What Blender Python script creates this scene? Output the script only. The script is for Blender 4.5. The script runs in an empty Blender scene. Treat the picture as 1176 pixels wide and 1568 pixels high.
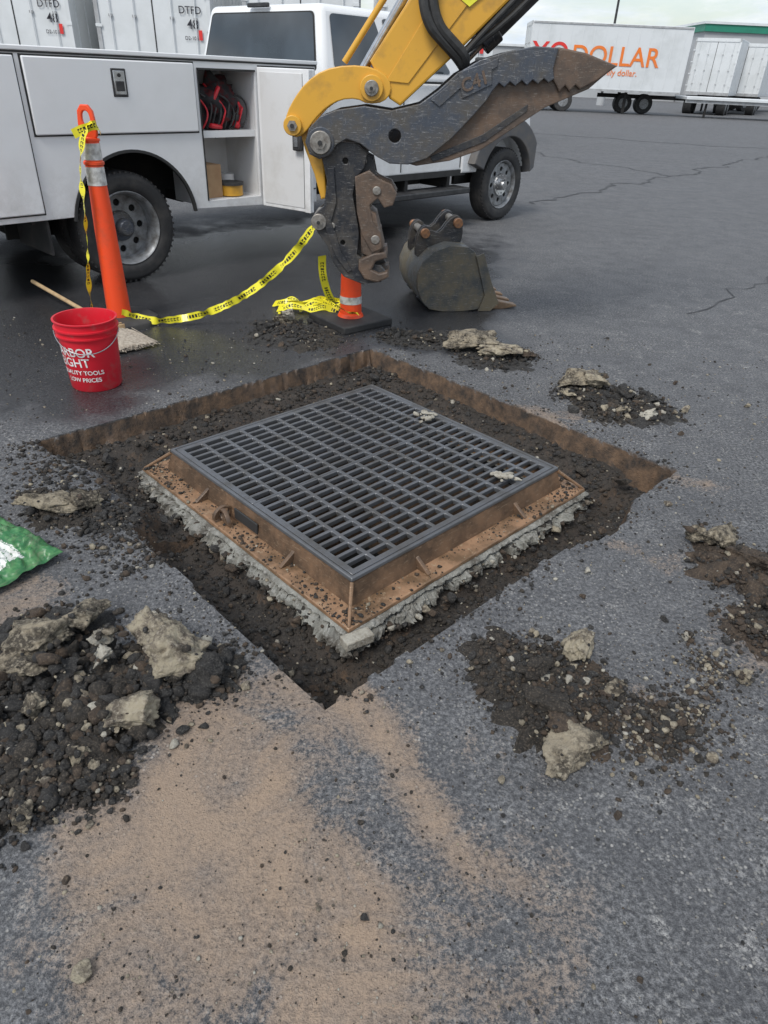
import bpy, bmesh, math, random
import numpy as np
from mathutils import Vector, Matrix, Euler, noise as mnoise
random.seed(7); rng=np.random.default_rng(7)
S=bpy.context.scene
COL=bpy.data.collections.new("build")   # linked into the scene at the very end
# ------------------------------------------------------------------ helpers
def empty(name, loc=(0,0,0), rz=0):
    e=bpy.data.objects.new(name,None); e.empty_display_size=.1; e.location=loc; e.rotation_euler=(0,0,rz); COL.objects.link(e); return e
def add(name, me, mat=None, parent=None, smooth=False, bevel=0, seg=2, ang=35):
    o=bpy.data.objects.new(name,me); COL.objects.link(o)
    if mat is not None:
        for m in (mat if isinstance(mat,(list,tuple)) else [mat]): me.materials.append(m)
    if parent: o.parent=parent
    if smooth:
        for p in me.polygons: p.use_smooth=True
        try: me.set_sharp_from_angle(angle=math.radians(ang))
        except Exception: pass
    if bevel:
        b=o.modifiers.new("bv",'BEVEL'); b.width=bevel; b.segments=seg; b.limit_method='ANGLE'; b.angle_limit=math.radians(35)
        b.harden_normals=False
        for p in me.polygons: p.use_smooth=True
        try: me.set_sharp_from_angle(angle=math.radians(60))
        except Exception: pass
    return o
def mesh(name,v,f,mat=None,parent=None,**k):
    me=bpy.data.meshes.new(name); me.from_pydata([tuple(map(float,p)) for p in v],[],f); me.update(); return add(name,me,mat,parent,**k)
def box(name,c,s,mat,parent=None,rot=(0,0,0),bevel=0,**k):
    x,y,z=[q/2 for q in s]
    v=[(-x,-y,-z),(x,-y,-z),(x,y,-z),(-x,y,-z),(-x,-y,z),(x,-y,z),(x,y,z),(-x,y,z)]
    f=[(3,2,1,0),(4,5,6,7),(0,1,5,4),(1,2,6,5),(2,3,7,6),(3,0,4,7)]
    o=mesh(name,v,f,mat,parent,bevel=bevel,**k); o.location=c; o.rotation_euler=rot; return o
def bb(name,x0,x1,y0,y1,z0,z1,mat,parent=None,**k):
    return box(name,((x0+x1)/2,(y0+y1)/2,(z0+z1)/2),(x1-x0,y1-y0,z1-z0),mat,parent,**k)
def cyl(name,p0,p1,r,mat,parent=None,r2=None,n=24,bevel=0):
    p0=Vector(p0);p1=Vector(p1);d=p1-p0;L=d.length;r2=r if r2 is None else r2
    v=[];f=[]
    for i in range(n):
        a=2*math.pi*i/n; v.append((r*math.cos(a),r*math.sin(a),0))
    for i in range(n):
        a=2*math.pi*i/n; v.append((r2*math.cos(a),r2*math.sin(a),L))
    for i in range(n): j=(i+1)%n; f.append((i,j,n+j,n+i))
    f.append(tuple(range(n))[::-1]); f.append(tuple(range(n,2*n)))
    o=mesh(name,v,f,mat,parent,smooth=True,bevel=bevel)
    o.rotation_mode='QUATERNION'; o.rotation_quaternion=d.to_track_quat('Z','Y'); o.location=p0; return o
def lathe(name,prof,mat,parent=None,axis='Z',loc=(0,0,0),n=48,closed=False,ang=40):
    v=[];f=[];m=len(prof)
    for i in range(n):
        a=2*math.pi*i/n;c,s=math.cos(a),math.sin(a)
        for r,h in prof:
            v.append((r*c,r*s,h) if axis=='Z' else (r*c,h,r*s))
    for i in range(n):
        j=(i+1)%n
        for k in range(m if closed else m-1):
            l=(k+1)%m; q=(i*m+k,j*m+k,j*m+l,i*m+l); f.append(q if axis=='Z' else q[::-1])
    o=mesh(name,v,f,mat,parent,smooth=True,ang=ang); o.location=loc; return o
def curve2mesh(cu,name):
    o=bpy.data.objects.new("tmp",cu); S.collection.objects.link(o); dg=bpy.context.evaluated_depsgraph_get(); dg.update()
    me=bpy.data.meshes.new_from_object(o.evaluated_get(dg)); me.name=name; bpy.data.objects.remove(o); return me
def plate(name,outline,y0,y1,mat,parent=None,holes=(),bevel=0.004,smooth=True):
    """flat plate in the XZ plane, thickness y0..y1"""
    cu=bpy.data.curves.new(name,'CURVE'); cu.dimensions='2D'; cu.fill_mode='BOTH'; cu.extrude=max(abs(y1-y0)/2-bevel,.0005)
    cu.bevel_depth=bevel; cu.bevel_resolution=1; cu.offset=-bevel
    for pts in [outline]+list(holes):
        sp=cu.splines.new('POLY'); sp.points.add(len(pts)-1)
        for i,p in enumerate(pts): sp.points[i].co=(p[0],p[1],0,1)
        sp.use_cyclic_u=True
    me=curve2mesh(cu,name)
    me.transform(Matrix.Translation((0,(y0+y1)/2,0))@Matrix.Rotation(math.pi/2,4,'X'))
    me.materials.clear()
    o=add(name,me,mat,parent)
    if smooth:
        for p in me.polygons: p.use_smooth=True
        me.set_sharp_from_angle(angle=math.radians(30))
    return o
def tube(name,pts,r,mat,parent=None,smooth=True,res=6):
    cu=bpy.data.curves.new(name,'CURVE'); cu.dimensions='3D'; cu.bevel_depth=r; cu.bevel_resolution=3; cu.use_fill_caps=True
    sp=cu.splines.new('NURBS' if smooth else 'POLY'); sp.points.add(len(pts)-1)
    for i,p in enumerate(pts): sp.points[i].co=(*p,1)
    if smooth: sp.use_endpoint_u=True; sp.order_u=3; sp.resolution_u=res
    me=curve2mesh(cu,name); me.materials.clear(); return add(name,me,mat,parent,smooth=True)
def text_mesh(name,s,size,extr=.0,bold=0.0,spacing=1.0):
    cu=bpy.data.curves.new(name,'FONT'); cu.body=s; cu.size=size; cu.extrude=extr; cu.offset=bold; cu.space_character=spacing
    me=curve2mesh(cu,name); me.materials.clear(); return me
def smooth_closed(pts,it=2):
    for _ in range(it):
        q=[]
        for i in range(len(pts)):
            a=pts[i];b=pts[(i+1)%len(pts)]
            q+= [(a[0]*.75+b[0]*.25,a[1]*.75+b[1]*.25),(a[0]*.25+b[0]*.75,a[1]*.25+b[1]*.75)]
        pts=q
    return pts
def ribbon(name,pts,w,mat,parent=None,up=(0,0,1),twist=0,n=60,wob=.35):
    P=[Vector(p) for p in pts]; out=[]
    for i in range(n+1):
        t=i/n*(len(P)-1); k=min(int(t),len(P)-2); u=t-k
        p0=P[max(k-1,0)];p1=P[k];p2=P[k+1];p3=P[min(k+2,len(P)-1)]
        out.append(.5*((2*p1)+(-p0+p2)*u+(2*p0-5*p1+4*p2-p3)*u*u+(-p0+3*p1-3*p2+p3)*u**3))
    v=[];f=[];uv=[];L=0
    for i,p in enumerate(out):
        t=(out[min(i+1,n)]-out[max(i-1,0)]).normalized()
        if i: L+=(p-out[i-1]).length
        s=Vector(up)-t*t.dot(Vector(up)); s.normalize()
        a=twist*i/n+wob*math.sin(i*.31)+wob*.6*math.sin(i*.83+1)
        s=Matrix.Rotation(a,3,t)@s
        v+= [p-s*w/2,p+s*w/2]; uv.append(L)
        if i: f.append((2*i-2,2*i,2*i+1,2*i-1))
    o=mesh(name,v,f,mat,parent,smooth=True,ang=180)
    ul=o.data.uv_layers.new(name="UVMap")
    for l in o.data.loops:
        ul.data[l.index].uv=(uv[l.vertex_index//2],float(l.vertex_index%2)*w)
    return o
# ------------------------------------------------------------------ materials
def newmat(name):
    m=bpy.data.materials.new(name); m.use_nodes=True; nt=m.node_tree; b=nt.nodes['Principled BSDF']; return m,nt,b
def N(nt,t,**k):
    n=nt.nodes.new(t)
    for a,v in k.items(): setattr(n,a,v)
    return n
def mixc(nt,fac,a,b,bt='MIX'):
    n=nt.nodes.new('ShaderNodeMix'); n.data_type='RGBA'; n.blend_type=bt
    for s,v in ((n.inputs[0],fac),(n.inputs[6],a),(n.inputs[7],b)):
        if isinstance(v,bpy.types.NodeSocket): nt.links.new(v,s)
        elif isinstance(v,(int,float)): s.default_value=v
        else: s.default_value=(*v,1) if len(v)==3 else v
    return n.outputs[2]
def ramp(nt,src,p):
    n=nt.nodes.new('ShaderNodeValToRGB'); e=n.color_ramp.elements
    e[0].position=p[0][0]; e[1].position=p[-1][0]
    def c(v): return (v,v,v,1) if isinstance(v,(int,float)) else (*v,1)
    e[0].color=c(p[0][1]); e[1].color=c(p[-1][1])
    for q in p[1:-1]:
        x=e.new(q[0]); x.color=c(q[1])
    nt.links.new(src,n.inputs[0]); return n.outputs[0]
def noisetex(nt,scale,detail=4,rough=.55,coord=None,dist=0):
    n=N(nt,'ShaderNodeTexNoise'); n.inputs['Scale'].default_value=scale; n.inputs['Detail'].default_value=detail; n.inputs['Roughness'].default_value=rough; n.inputs['Distortion'].default_value=dist
    if coord is not None: nt.links.new(coord,n.inputs['Vector'])
    return n.outputs['Fac']
def objco(nt): return N(nt,'ShaderNodeTexCoord').outputs['Object']
def bump(nt,b,h,strength=.3,dist=.005):
    n=N(nt,'ShaderNodeBump'); n.inputs['Strength'].default_value=strength; n.inputs['Distance'].default_value=dist
    nt.links.new(h,n.inputs['Height']); nt.links.new(n.outputs[0],b.inputs['Normal']); return n
def mth(nt,op,a,bv=None):
    n=N(nt,'ShaderNodeMath',operation=op)
    for i,v in enumerate((a,bv)):
        if v is None: continue
        if isinstance(v,bpy.types.NodeSocket): nt.links.new(v,n.inputs[i])
        else: n.inputs[i].default_value=v
    return n.outputs[0]
def mat(name,c,c2=None,scale=8,rough=.5,metal=0,lo=.4,hi=.65,bmp=0,bscale=60,r2=None,detail=5,bdist=.004):
    m,nt,b=newmat(name); co=objco(nt)
    n=noisetex(nt,scale,detail,.6,co)
    if c2 is None: c2=tuple(q*.8 for q in c)
    f=ramp(nt,n,[(lo,0.),(hi,1.)])
    nt.links.new(mixc(nt,f,c,c2),b.inputs['Base Color'])
    b.inputs['Metallic'].default_value=metal
    if r2 is None: r2=min(1,rough+.12)
    rr=N(nt,'ShaderNodeMapRange'); rr.inputs[3].default_value=rough; rr.inputs[4].default_value=r2; nt.links.new(f,rr.inputs[0]); nt.links.new(rr.outputs[0],b.inputs['Roughness'])
    if bmp: bump(nt,b,noisetex(nt,bscale,4,.6,co),bmp,bdist)
    return m
def white_truck():
    m,nt,b=newmat("white_paint"); co=objco(nt)
    geo=N(nt,'ShaderNodeNewGeometry'); sz=N(nt,'ShaderNodeSeparateXYZ'); nt.links.new(geo.outputs['Position'],sz.inputs[0])
    low=ramp(nt,sz.outputs[2],[(.35,1.),(.95,0.)])
    f=mth(nt,'MULTIPLY',low,ramp(nt,noisetex(nt,9,7,.7,co),[(.4,0.),(.75,1.)]))
    c=mixc(nt,ramp(nt,noisetex(nt,2.5,5,.6,co),[(.45,0.),(.8,.5)]),(.78,.785,.79),(.66,.66,.65))
    nt.links.new(mixc(nt,mth(nt,'MULTIPLY',f,.75),c,(.3,.28,.25)),b.inputs['Base Color'])
    nt.links.new(ramp(nt,f,[(0.,.2),(1.,.6)]),b.inputs['Roughness']); return m
M_white=white_truck()
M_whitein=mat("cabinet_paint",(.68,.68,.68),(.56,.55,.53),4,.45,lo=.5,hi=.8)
M_gap=mat("dark_gasket",(.03,.03,.03),rough=.7)
M_rub=mat("tire_rubber",(.022,.022,.023),(.07,.065,.06),7,.7,lo=.45,hi=.8,bmp=.3,bscale=80)
M_blk=mat("black_plastic",(.02,.02,.022),(.05,.05,.05),12,.5)
M_under=mat("chassis_black",(.012,.012,.012),(.03,.027,.025),6,.8)
M_glass,nt,b=newmat("tinted_glass"); b.inputs['Roughness'].default_value=.06; b.inputs['Specular IOR Level'].default_value=.8
nn=noisetex(nt,2,2,.5,objco(nt)); nt.links.new(ramp(nt,nn,[(.3,(.02,.025,.03)),(.7,(.06,.075,.09))]),b.inputs['Base Color'])
M_rim=mat("steel_wheel",(.3,.31,.32),(.12,.115,.11),14,.45,metal=.4,lo=.4,hi=.7)
M_flare=mat("fender_flare_grey",(.09,.09,.095),(.13,.12,.11),8,.65)
M_chrome=mat("bright_metal",(.6,.6,.6),(.4,.4,.4),20,.25,metal=1)
M_red=mat("red_plastic",(.62,.018,.03),(.5,.03,.04),5,.32,lo=.45,hi=.8)
M_redd=mat("red_bucket_dusty",(.62,.015,.03),(.42,.11,.1),14,.38,lo=.55,hi=.78)
M_lett=mat("white_lettering",(.8,.8,.8),(.6,.58,.55),20,.5)
M_orange=mat("orange_plastic",(.85,.075,.015),(.55,.08,.03),9,.45,lo=.5,hi=.8)
M_refl=mat("reflective_band",(.62,.62,.6),(.3,.29,.27),25,.35)
M_yel=mat("machine_yellow",(.66,.35,.04),(.34,.19,.05),6,.38,lo=.50,hi=.75,bmp=.08,bscale=30)
def steel(name,base,rust,scratch,sc=10,mx=1.,spec=.5):
    m,nt,b=newmat(name); co=objco(nt)
    a=ramp(nt,noisetex(nt,sc,7,.7,co),[(.42,0.),(.6,mx)])
    mp=N(nt,'ShaderNodeMapping'); mp.inputs['Scale'].default_value=(1,1,7); mp.inputs['Rotation'].default_value=(0,.7,0); nt.links.new(co,mp.inputs[0])
    s=ramp(nt,noisetex(nt,26,6,.75,mp.outputs[0]),[(.57,0.),(.67,1.)])
    mp2=N(nt,'ShaderNodeMapping'); mp2.inputs['Scale'].default_value=(9,1,1); mp2.inputs['Rotation'].default_value=(0,-.5,0); nt.links.new(co,mp2.inputs[0])
    s2=ramp(nt,noisetex(nt,22,5,.75,mp2.outputs[0]),[(.62,0.),(.68,.8)])
    c=mixc(nt,a,base,rust); c=mixc(nt,s,c,scratch); c=mixc(nt,s2,c,scratch)
    nt.links.new(c,b.inputs['Base Color']); b.inputs['Metallic'].default_value=.25
    nt.links.new(ramp(nt,a,[(0.,.33),(1.,.7)]),b.inputs['Roughness'])
    bump(nt,b,noisetex(nt,50,5,.7,co),.4,.004); return m
M_steel=steel("worn_black_steel",(.030,.032,.038),(.070,.063,.056),(.22,.215,.21))
M_steelb=steel("worn_grey_steel",(.065,.075,.095),(.09,.083,.075),(.30,.30,.30),5)
M_steelr=steel("rusty_brown_steel",(.10,.075,.06),(.15,.10,.07),(.27,.23,.19),8)
M_tooth=steel("rusty_tooth_steel",(.2,.13,.08),(.3,.18,.1),(.35,.28,.2),12)
M_pin=mat("copper_pin",(.4,.2,.1),(.2,.12,.08),30,.4,metal=.7)
M_pinst=mat("steel_pin",(.35,.33,.3),(.18,.16,.14),30,.4,metal=.6)
M_hose=mat("black_hose",(.018,.018,.018),(.04,.04,.04),20,.6)
M_wood=mat("wood_handle",(.5,.36,.2),(.36,.24,.13),15,.6)
M_brist=mat("dusty_bristles",(.42,.37,.3),(.25,.21,.17),60,.9,bmp=.6,bscale=150)
M_card=mat("cardboard",(.42,.27,.15),(.36,.22,.12),10,.8)
M_trail=mat("trailer_white",(.68,.7,.71),(.54,.56,.56),1.2,.4,lo=.45,hi=.8)
M_trail2=mat("trailer_grey_trim",(.42,.43,.44),(.3,.3,.3),3,.5)
M_let_o=mat("orange_lettering",(.85,.2,.02),(.75,.2,.05),4,.5)
M_let_r=mat("red_lettering",(.75,.03,.02),(.6,.04,.04),4,.5)
M_let_b=mat("black_lettering",(.03,.03,.04),rough=.5)
M_tape,nt,b=newmat("caution_tape"); uvn=N(nt,'ShaderNodeUVMap')
sx=N(nt,'ShaderNodeSeparateXYZ'); nt.links.new(uvn.outputs[0],sx.inputs[0])
cell=mth(nt,'FLOOR',mth(nt,'MULTIPLY',sx.outputs[0],48.)); wn=N(nt,'ShaderNodeTexWhiteNoise',noise_dimensions='1D'); nt.links.new(cell,wn.inputs['W'])
fx=mth(nt,'FRACT',mth(nt,'MULTIPLY',sx.outputs[0],48.)); b1=mth(nt,'GREATER_THAN',fx,.3)
midgap=mth(nt,'SUBTRACT',1.,mth(nt,'MULTIPLY',mth(nt,'GREATER_THAN',fx,.5),mth(nt,'MULTIPLY',mth(nt,'GREATER_THAN',wn.outputs[0],.4),mth(nt,'MULTIPLY',mth(nt,'GREATER_THAN',sx.outputs[1],.02),mth(nt,'LESS_THAN',sx.outputs[1],.028)))))
gx=mth(nt,'FRACT',mth(nt,'MULTIPLY',sx.outputs[0],5.2)); b2=mth(nt,'GREATER_THAN',gx,.24)
y1=mth(nt,'GREATER_THAN',sx.outputs[1],.014); y2=mth(nt,'LESS_THAN',sx.outputs[1],.036)
k=mth(nt,'MULTIPLY',mth(nt,'MULTIPLY',b1,b2),mth(nt,'MULTIPLY',mth(nt,'MULTIPLY',y1,y2),midgap))
nt.links.new(mixc(nt,k,(.82,.74,.04),(.02,.02,.02)),b.inputs['Base Color']); b.inputs['Roughness'].default_value=.3
# ---- asphalt / ground
def build_ground_mat():
    m,nt,b=newmat("asphalt_lot"); co=objco(nt)
    at=lambda n: N(nt,'ShaderNodeAttribute',attribute_name=n).outputs['Fac']
    dirt,wet,pit,dust=at('dirt'),at('wet'),at('pit'),at('dust')
    big=noisetex(nt,.55,3,.6,co); med=noisetex(nt,5,6,.68,co); fine=noisetex(nt,75,4,.85,co); grit=noisetex(nt,260,1,.6,co)
    base=mixc(nt,ramp(nt,fine,[(.37,0.),(.5,.34),(.64,1.)]),(.024,.025,.028),(.255,.255,.26))
    base=mixc(nt,ramp(nt,big,[(.3,0.),(.7,.4)]),base,(.145,.147,.154))
    base=mixc(nt,ramp(nt,med,[(.40,0.),(.72,.55)]),base,(.046,.047,.053))
    vo=N(nt,'ShaderNodeTexVoronoi'); vo.inputs['Scale'].default_value=105; nt.links.new(co,vo.inputs['Vector'])
    cs=N(nt,'ShaderNodeSeparateColor'); nt.links.new(vo.outputs['Color'],cs.inputs[0])
    pick=mth(nt,'MULTIPLY',ramp(nt,cs.outputs[0],[(.72,0.),(.76,1.)]),ramp(nt,vo.outputs['Distance'],[(.3,1.),(.5,0.)]))
    stc=ramp(nt,cs.outputs[1],[(0.,(.18,.175,.17)),(.6,(.30,.29,.27)),(1.,(.5,.48,.45))])
    expo=ramp(nt,noisetex(nt,2.3,4,.65,co),[(.38,.1),(.62,.8)])
    base=mixc(nt,mth(nt,'MULTIPLY',pick,expo),base,stc)
    sc=mth(nt,'MULTIPLY',ramp(nt,noisetex(nt,9,6,.75,co,.4),[(.55,0.),(.66,1.)]),ramp(nt,fine,[(.45,0.),(.6,1.)]))
    sc=mth(nt,'MULTIPLY',sc,dust)
    base=mixc(nt,sc,base,(.40,.39,.37))
    # sand / clay dust: thick and thin
    n1=mth(nt,'ADD',dirt,mth(nt,'MULTIPLY',mth(nt,'SUBTRACT',noisetex(nt,3.6,8,.75,co,.8),.5),2.1))
    n1=mth(nt,'ADD',n1,mth(nt,'MULTIPLY',mth(nt,'SUBTRACT',fine,.5),1.6))
    n1=mth(nt,'MULTIPLY',n1,ramp(nt,dirt,[(.03,0.),(.2,1.)]))
    df=ramp(nt,n1,[(.28,0.),(.5,.42),(1.0,.9)])
    dc=mixc(nt,grit,(.24,.165,.11),(.44,.325,.23))
    dc=mixc(nt,ramp(nt,noisetex(nt,3,4,.6,co),[(.4,0.),(.7,.55)]),dc,(.28,.215,.165))
    base=mixc(nt,df,base,dc)
    wnn=mth(nt,'ADD',wet,mth(nt,'MULTIPLY',mth(nt,'SUBTRACT',noisetex(nt,1.6,6,.65,co),.5),1.3))
    wf=ramp(nt,wnn,[(.38,0.),(.66,1.)])
    base=mixc(nt,mth(nt,'MULTIPLY',wf,.76),base,(.013,.013,.015))
    soil=mixc(nt,ramp(nt,fine,[(.35,0.),(.7,1.)]),(.012,.010,.009),(.065,.055,.045))
    soil=mixc(nt,ramp(nt,med,[(.45,0.),(.7,.6)]),soil,(.07,.052,.04))
    geo=N(nt,'ShaderNodeNewGeometry'); sz=N(nt,'ShaderNodeSeparateXYZ'); nt.links.new(geo.outputs['True Normal'],sz.inputs[0])
    wall=ramp(nt,sz.outputs[2],[(.45,1.),(.8,0.)])
    wallc=mixc(nt,ramp(nt,noisetex(nt,14,6,.7,co),[(.35,0.),(.65,1.)]),(.03,.024,.02),(.16,.10,.06))
    pf=ramp(nt,pit,[(.2,0.),(.6,1.)])
    base=mixc(nt,pf,base,soil); base=mixc(nt,mth(nt,'MULTIPLY',wall,ramp(nt,pit,[(.01,0.),(.1,1.)])),base,wallc)
    nt.links.new(base,b.inputs['Base Color'])
    r=mth(nt,'SUBTRACT',.80,mth(nt,'MULTIPLY',wf,mth(nt,'ADD',.32,mth(nt,'MULTIPLY',wet,.3)))); nt.links.new(r,b.inputs['Roughness'])
    h=mth(nt,'ADD',mth(nt,'MULTIPLY',fine,.9),mth(nt,'ADD',mth(nt,'MULTIPLY',grit,.3),mth(nt,'MULTIPLY',pick,.25)))
    bp=bump(nt,b,h,.75,.008)
    nt.links.new(mth(nt,'SUBTRACT',1.,mth(nt,'MULTIPLY',wf,.68)),bp.inputs['Strength'])
    return m
M_ground=build_ground_mat()
def rockmat(name,a,b_,c,sc=18,lo=.38,hi=.62):
    m,nt,b=newmat(name); co=objco(nt)
    x=mixc(nt,ramp(nt,noisetex(nt,sc,6,.7,co),[(lo,0.),(hi,1.)]),a,b_)
    x=mixc(nt,ramp(nt,noisetex(nt,sc*6,4,.7,co),[(.5,0.),(.66,.8)]),x,c)
    nt.links.new(x,b.inputs['Base Color']); b.inputs['Roughness'].default_value=.92
    bump(nt,b,noisetex(nt,sc*7,5,.75,co),1.,.01); return m
M_tan=rockmat("broken_concrete",(.38,.33,.24),(.11,.09,.07),(.42,.37,.29),16,.42,.58)
M_pale=rockmat("pale_mortar_chunk",(.48,.45,.38),(.28,.25,.20),(.52,.50,.44))
M_dk=rockmat("broken_asphalt",(.018,.017,.017),(.048,.045,.043),(.12,.115,.105),30)
M_brn=rockmat("clay_soil",(.085,.06,.042),(.042,.032,.025),(.16,.12,.085),20)
M_mud=rockmat("gravelly_soil",(.045,.038,.031),(.022,.019,.016),(.14,.115,.09),26)
M_mort=rockmat("mortar",(.30,.30,.27),(.10,.09,.075),(.38,.37,.34),9)
M_slab=rockmat("asphalt_with_concrete",(.06,.05,.038),(.30,.255,.185),(.38,.33,.25),13,.44,.58)
ROCKM=[M_dk,M_mud,M_brn,M_tan,M_pale,M_slab]
# ------------------------------------------------------------------ numpy noise
TAB={}
def vnoise(x,y,s,seed=0):
    if seed not in TAB: TAB[seed]=np.random.default_rng(seed).random((256,256))
    T=TAB[seed]
    X=x*s+1000.3;Y=y*s+1000.7; xi=np.floor(X).astype(int);yi=np.floor(Y).astype(int);fx=X-xi;fy=Y-yi
    fx=fx*fx*(3-2*fx);fy=fy*fy*(3-2*fy); g=lambda i,j:T[i%256,j%256]
    return (g(xi,yi)*(1-fx)+g(xi+1,yi)*fx)*(1-fy)+(g(xi,yi+1)*(1-fx)+g(xi+1,yi+1)*fx)*fy-.5
def fb(x,y,s,seed=0,o=4): return sum(vnoise(x,y,s*2**i,seed+i)/2**i for i in range(o))
def sst(t): t=np.clip(t,0,1); return t*t*(3-2*t)
CX,CY=-.1,2.745
C45=math.cos(math.radians(45)); 
def toab(x,y): dx=x-CX;dy=y-CY; return (dx+dy)*C45,(-dx+dy)*C45
def toxy(a,b): return CX+(a-b)*C45, CY+(a+b)*C45
def zfun(a,b,x,y):
    aw=a+.016*fb(x,y,5,3)+.012*fb(x,y,26,9); bw=b+.016*fb(x,y,5,13)+.012*fb(x,y,26,19)
    bw=bw+.07*sst(1-np.abs(a-.4)/.3)*(b<0)
    dl=aw+1.035; dr=1.07-aw; dn=bw+.985; df=1.10-bw
    wl=.014+.25*sst((b-.1)/.3)*sst((1.0-b)/.2)
    wn=.012+.04*sst((a-.45)/.3)
    e=np.minimum(np.minimum(sst(dl/wl),sst(dr/.02)),np.minimum(sst(dn/wn),sst(df/.012)))
    r=np.maximum(np.abs(a),np.abs(b))
    fl=.105+.06*sst((1.0-r)/.18)+.022*fb(x,y,7,31)+.016*fb(x,y,30,41)
    fl=fl+.05*(b<0)*sst((-b-.7)/.1)+.05*(a<0)*sst((-a-.7)/.1)*(b<.2)
    z=-e*fl
    z=np.where(r<.70,-.165,z); z=np.where(r<.585,-1.1,z)
    return z,e
def gline():
    d=np.arange(-2.45,2.4501,.0135); far=[];p=2.45;st=.0135
    while p<420: st*=1.16; p+=st; far.append(p)
    far=np.array(far); return np.concatenate([-far[::-1],d,far])
ga=gline(); n=len(ga); A,B=np.meshgrid(ga,ga,indexing='ij'); X,Y=toxy(A,B)
Z,E=zfun(A,B,X,Y)
Z=Z+.004*fb(X,Y,1.5,77)*(np.abs(A)<6)*(np.abs(B)<6)
WX=X+.24*fb(X,Y,3.2,101,4); WY=Y+.24*fb(X,Y,3.2,131,4)
def G(x,y,r,k=1.,ry=None,an=0.,warp=True):
    xx,yy=(WX,WY) if warp else (X,Y); ry=ry or r; c,s=math.cos(an),math.sin(an); dx=xx-x;dy=yy-y
    return k*np.exp(-((dx*c+dy*s)/r)**2-((-dx*s+dy*c)/ry)**2)
dirt=sum(G(*g) for g in [(-.42,1.22,.16,.75),(-.62,1.0,.19,.5),(-.4,.88,.23,.5),(-.12,.82,.2,.42),(.0,.62,.22,.55),(.27,.68,.14,.35),(-.5,.62,.2,.4),(-.25,1.05,.14,.4),(-.2,.55,.2,.3),
  (-1.2,1.62,.22,.6),(1.2,1.75,.22,.4),(.8,1.4,.16,.3),(.85,3.3,.15,.65),(.72,3.45,.1,.5),(1.3,2.7,.14,.45),(1.0,2.2,.12,.3),(.3,1.3,.2,.15),(1.7,3.3,.3,.15),(-.1,1.2,.3,.15),(.4,.9,.3,.15)])
dirt=dirt+G(.04,1.2,.06,.55,.30,math.radians(28),False)+G(.18,.94,.06,.5,.16,math.radians(30),False)+G(-.06,1.37,.06,.5,None,0,False)+G(-.2,1.36,.2,.3,.06,math.radians(-40),False)
dirt=np.clip(dirt,0,.95)
wet=sum(G(*g) for g in [(-1.6,4.9,.8,.75),(-.6,5.2,.9,.72),(.1,5.0,.7,.55),(-2.5,5.2,1.2,.8),(-1.0,7.2,1.6,.9),(-1.1,4.2,.7,.7),(-.2,6.3,1.1,.65),(-2.0,3.8,.7,.6),(.3,7.5,1.2,.5),(-4.5,4.5,2.,.7),(.6,4.4,.35,.4),(-.8,5.9,.8,.7),(-1.5,3.1,.35,.45),(-1.3,2.4,.3,.3),(.3,4.6,.4,.35)])
wet=np.clip(wet,0,.95)
dust=.18+G(.6,.9,.5,.7)+G(1.1,1.5,.6,.5)+G(-.6,.7,.4,.6)+G(1.6,3.8,1.2,.5)+G(2.4,5.2,1.2,.6); dust=np.clip(dust,0,.85)
me=bpy.data.meshes.new("ground")
co=np.stack([X,Y,Z],-1).reshape(-1,3).astype(np.float32)
idx=np.arange(n*n).reshape(n,n); q=np.stack([idx[:-1,:-1],idx[1:,:-1],idx[1:,1:],idx[:-1,1:]],-1).reshape(-1,4)
def bulk(me,co,faces):
    k=faces.shape[1]
    me.vertices.add(len(co)); me.vertices.foreach_set('co',np.ascontiguousarray(co,dtype=np.float32).ravel())
    me.loops.add(faces.size); me.loops.foreach_set('vertex_index',np.ascontiguousarray(faces,dtype=np.int32).ravel())
    me.polygons.add(len(faces)); me.polygons.foreach_set('loop_start',np.arange(len(faces),dtype=np.int32)*k)
    try: me.polygons.foreach_set('loop_total',np.full(len(faces),k,dtype=np.int32))
    except Exception: pass
    me.update(calc_edges=True)
bulk(me,co,q)
for nm,arr in (('dirt',dirt),('wet',wet),('pit',E),('dust',dust)):
    a=me.attributes.new(nm,'FLOAT','POINT'); a.data.foreach_set('value',arr.ravel().astype(np.float32))
ground=add("ground",me,M_ground,smooth=True,ang=30)
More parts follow.
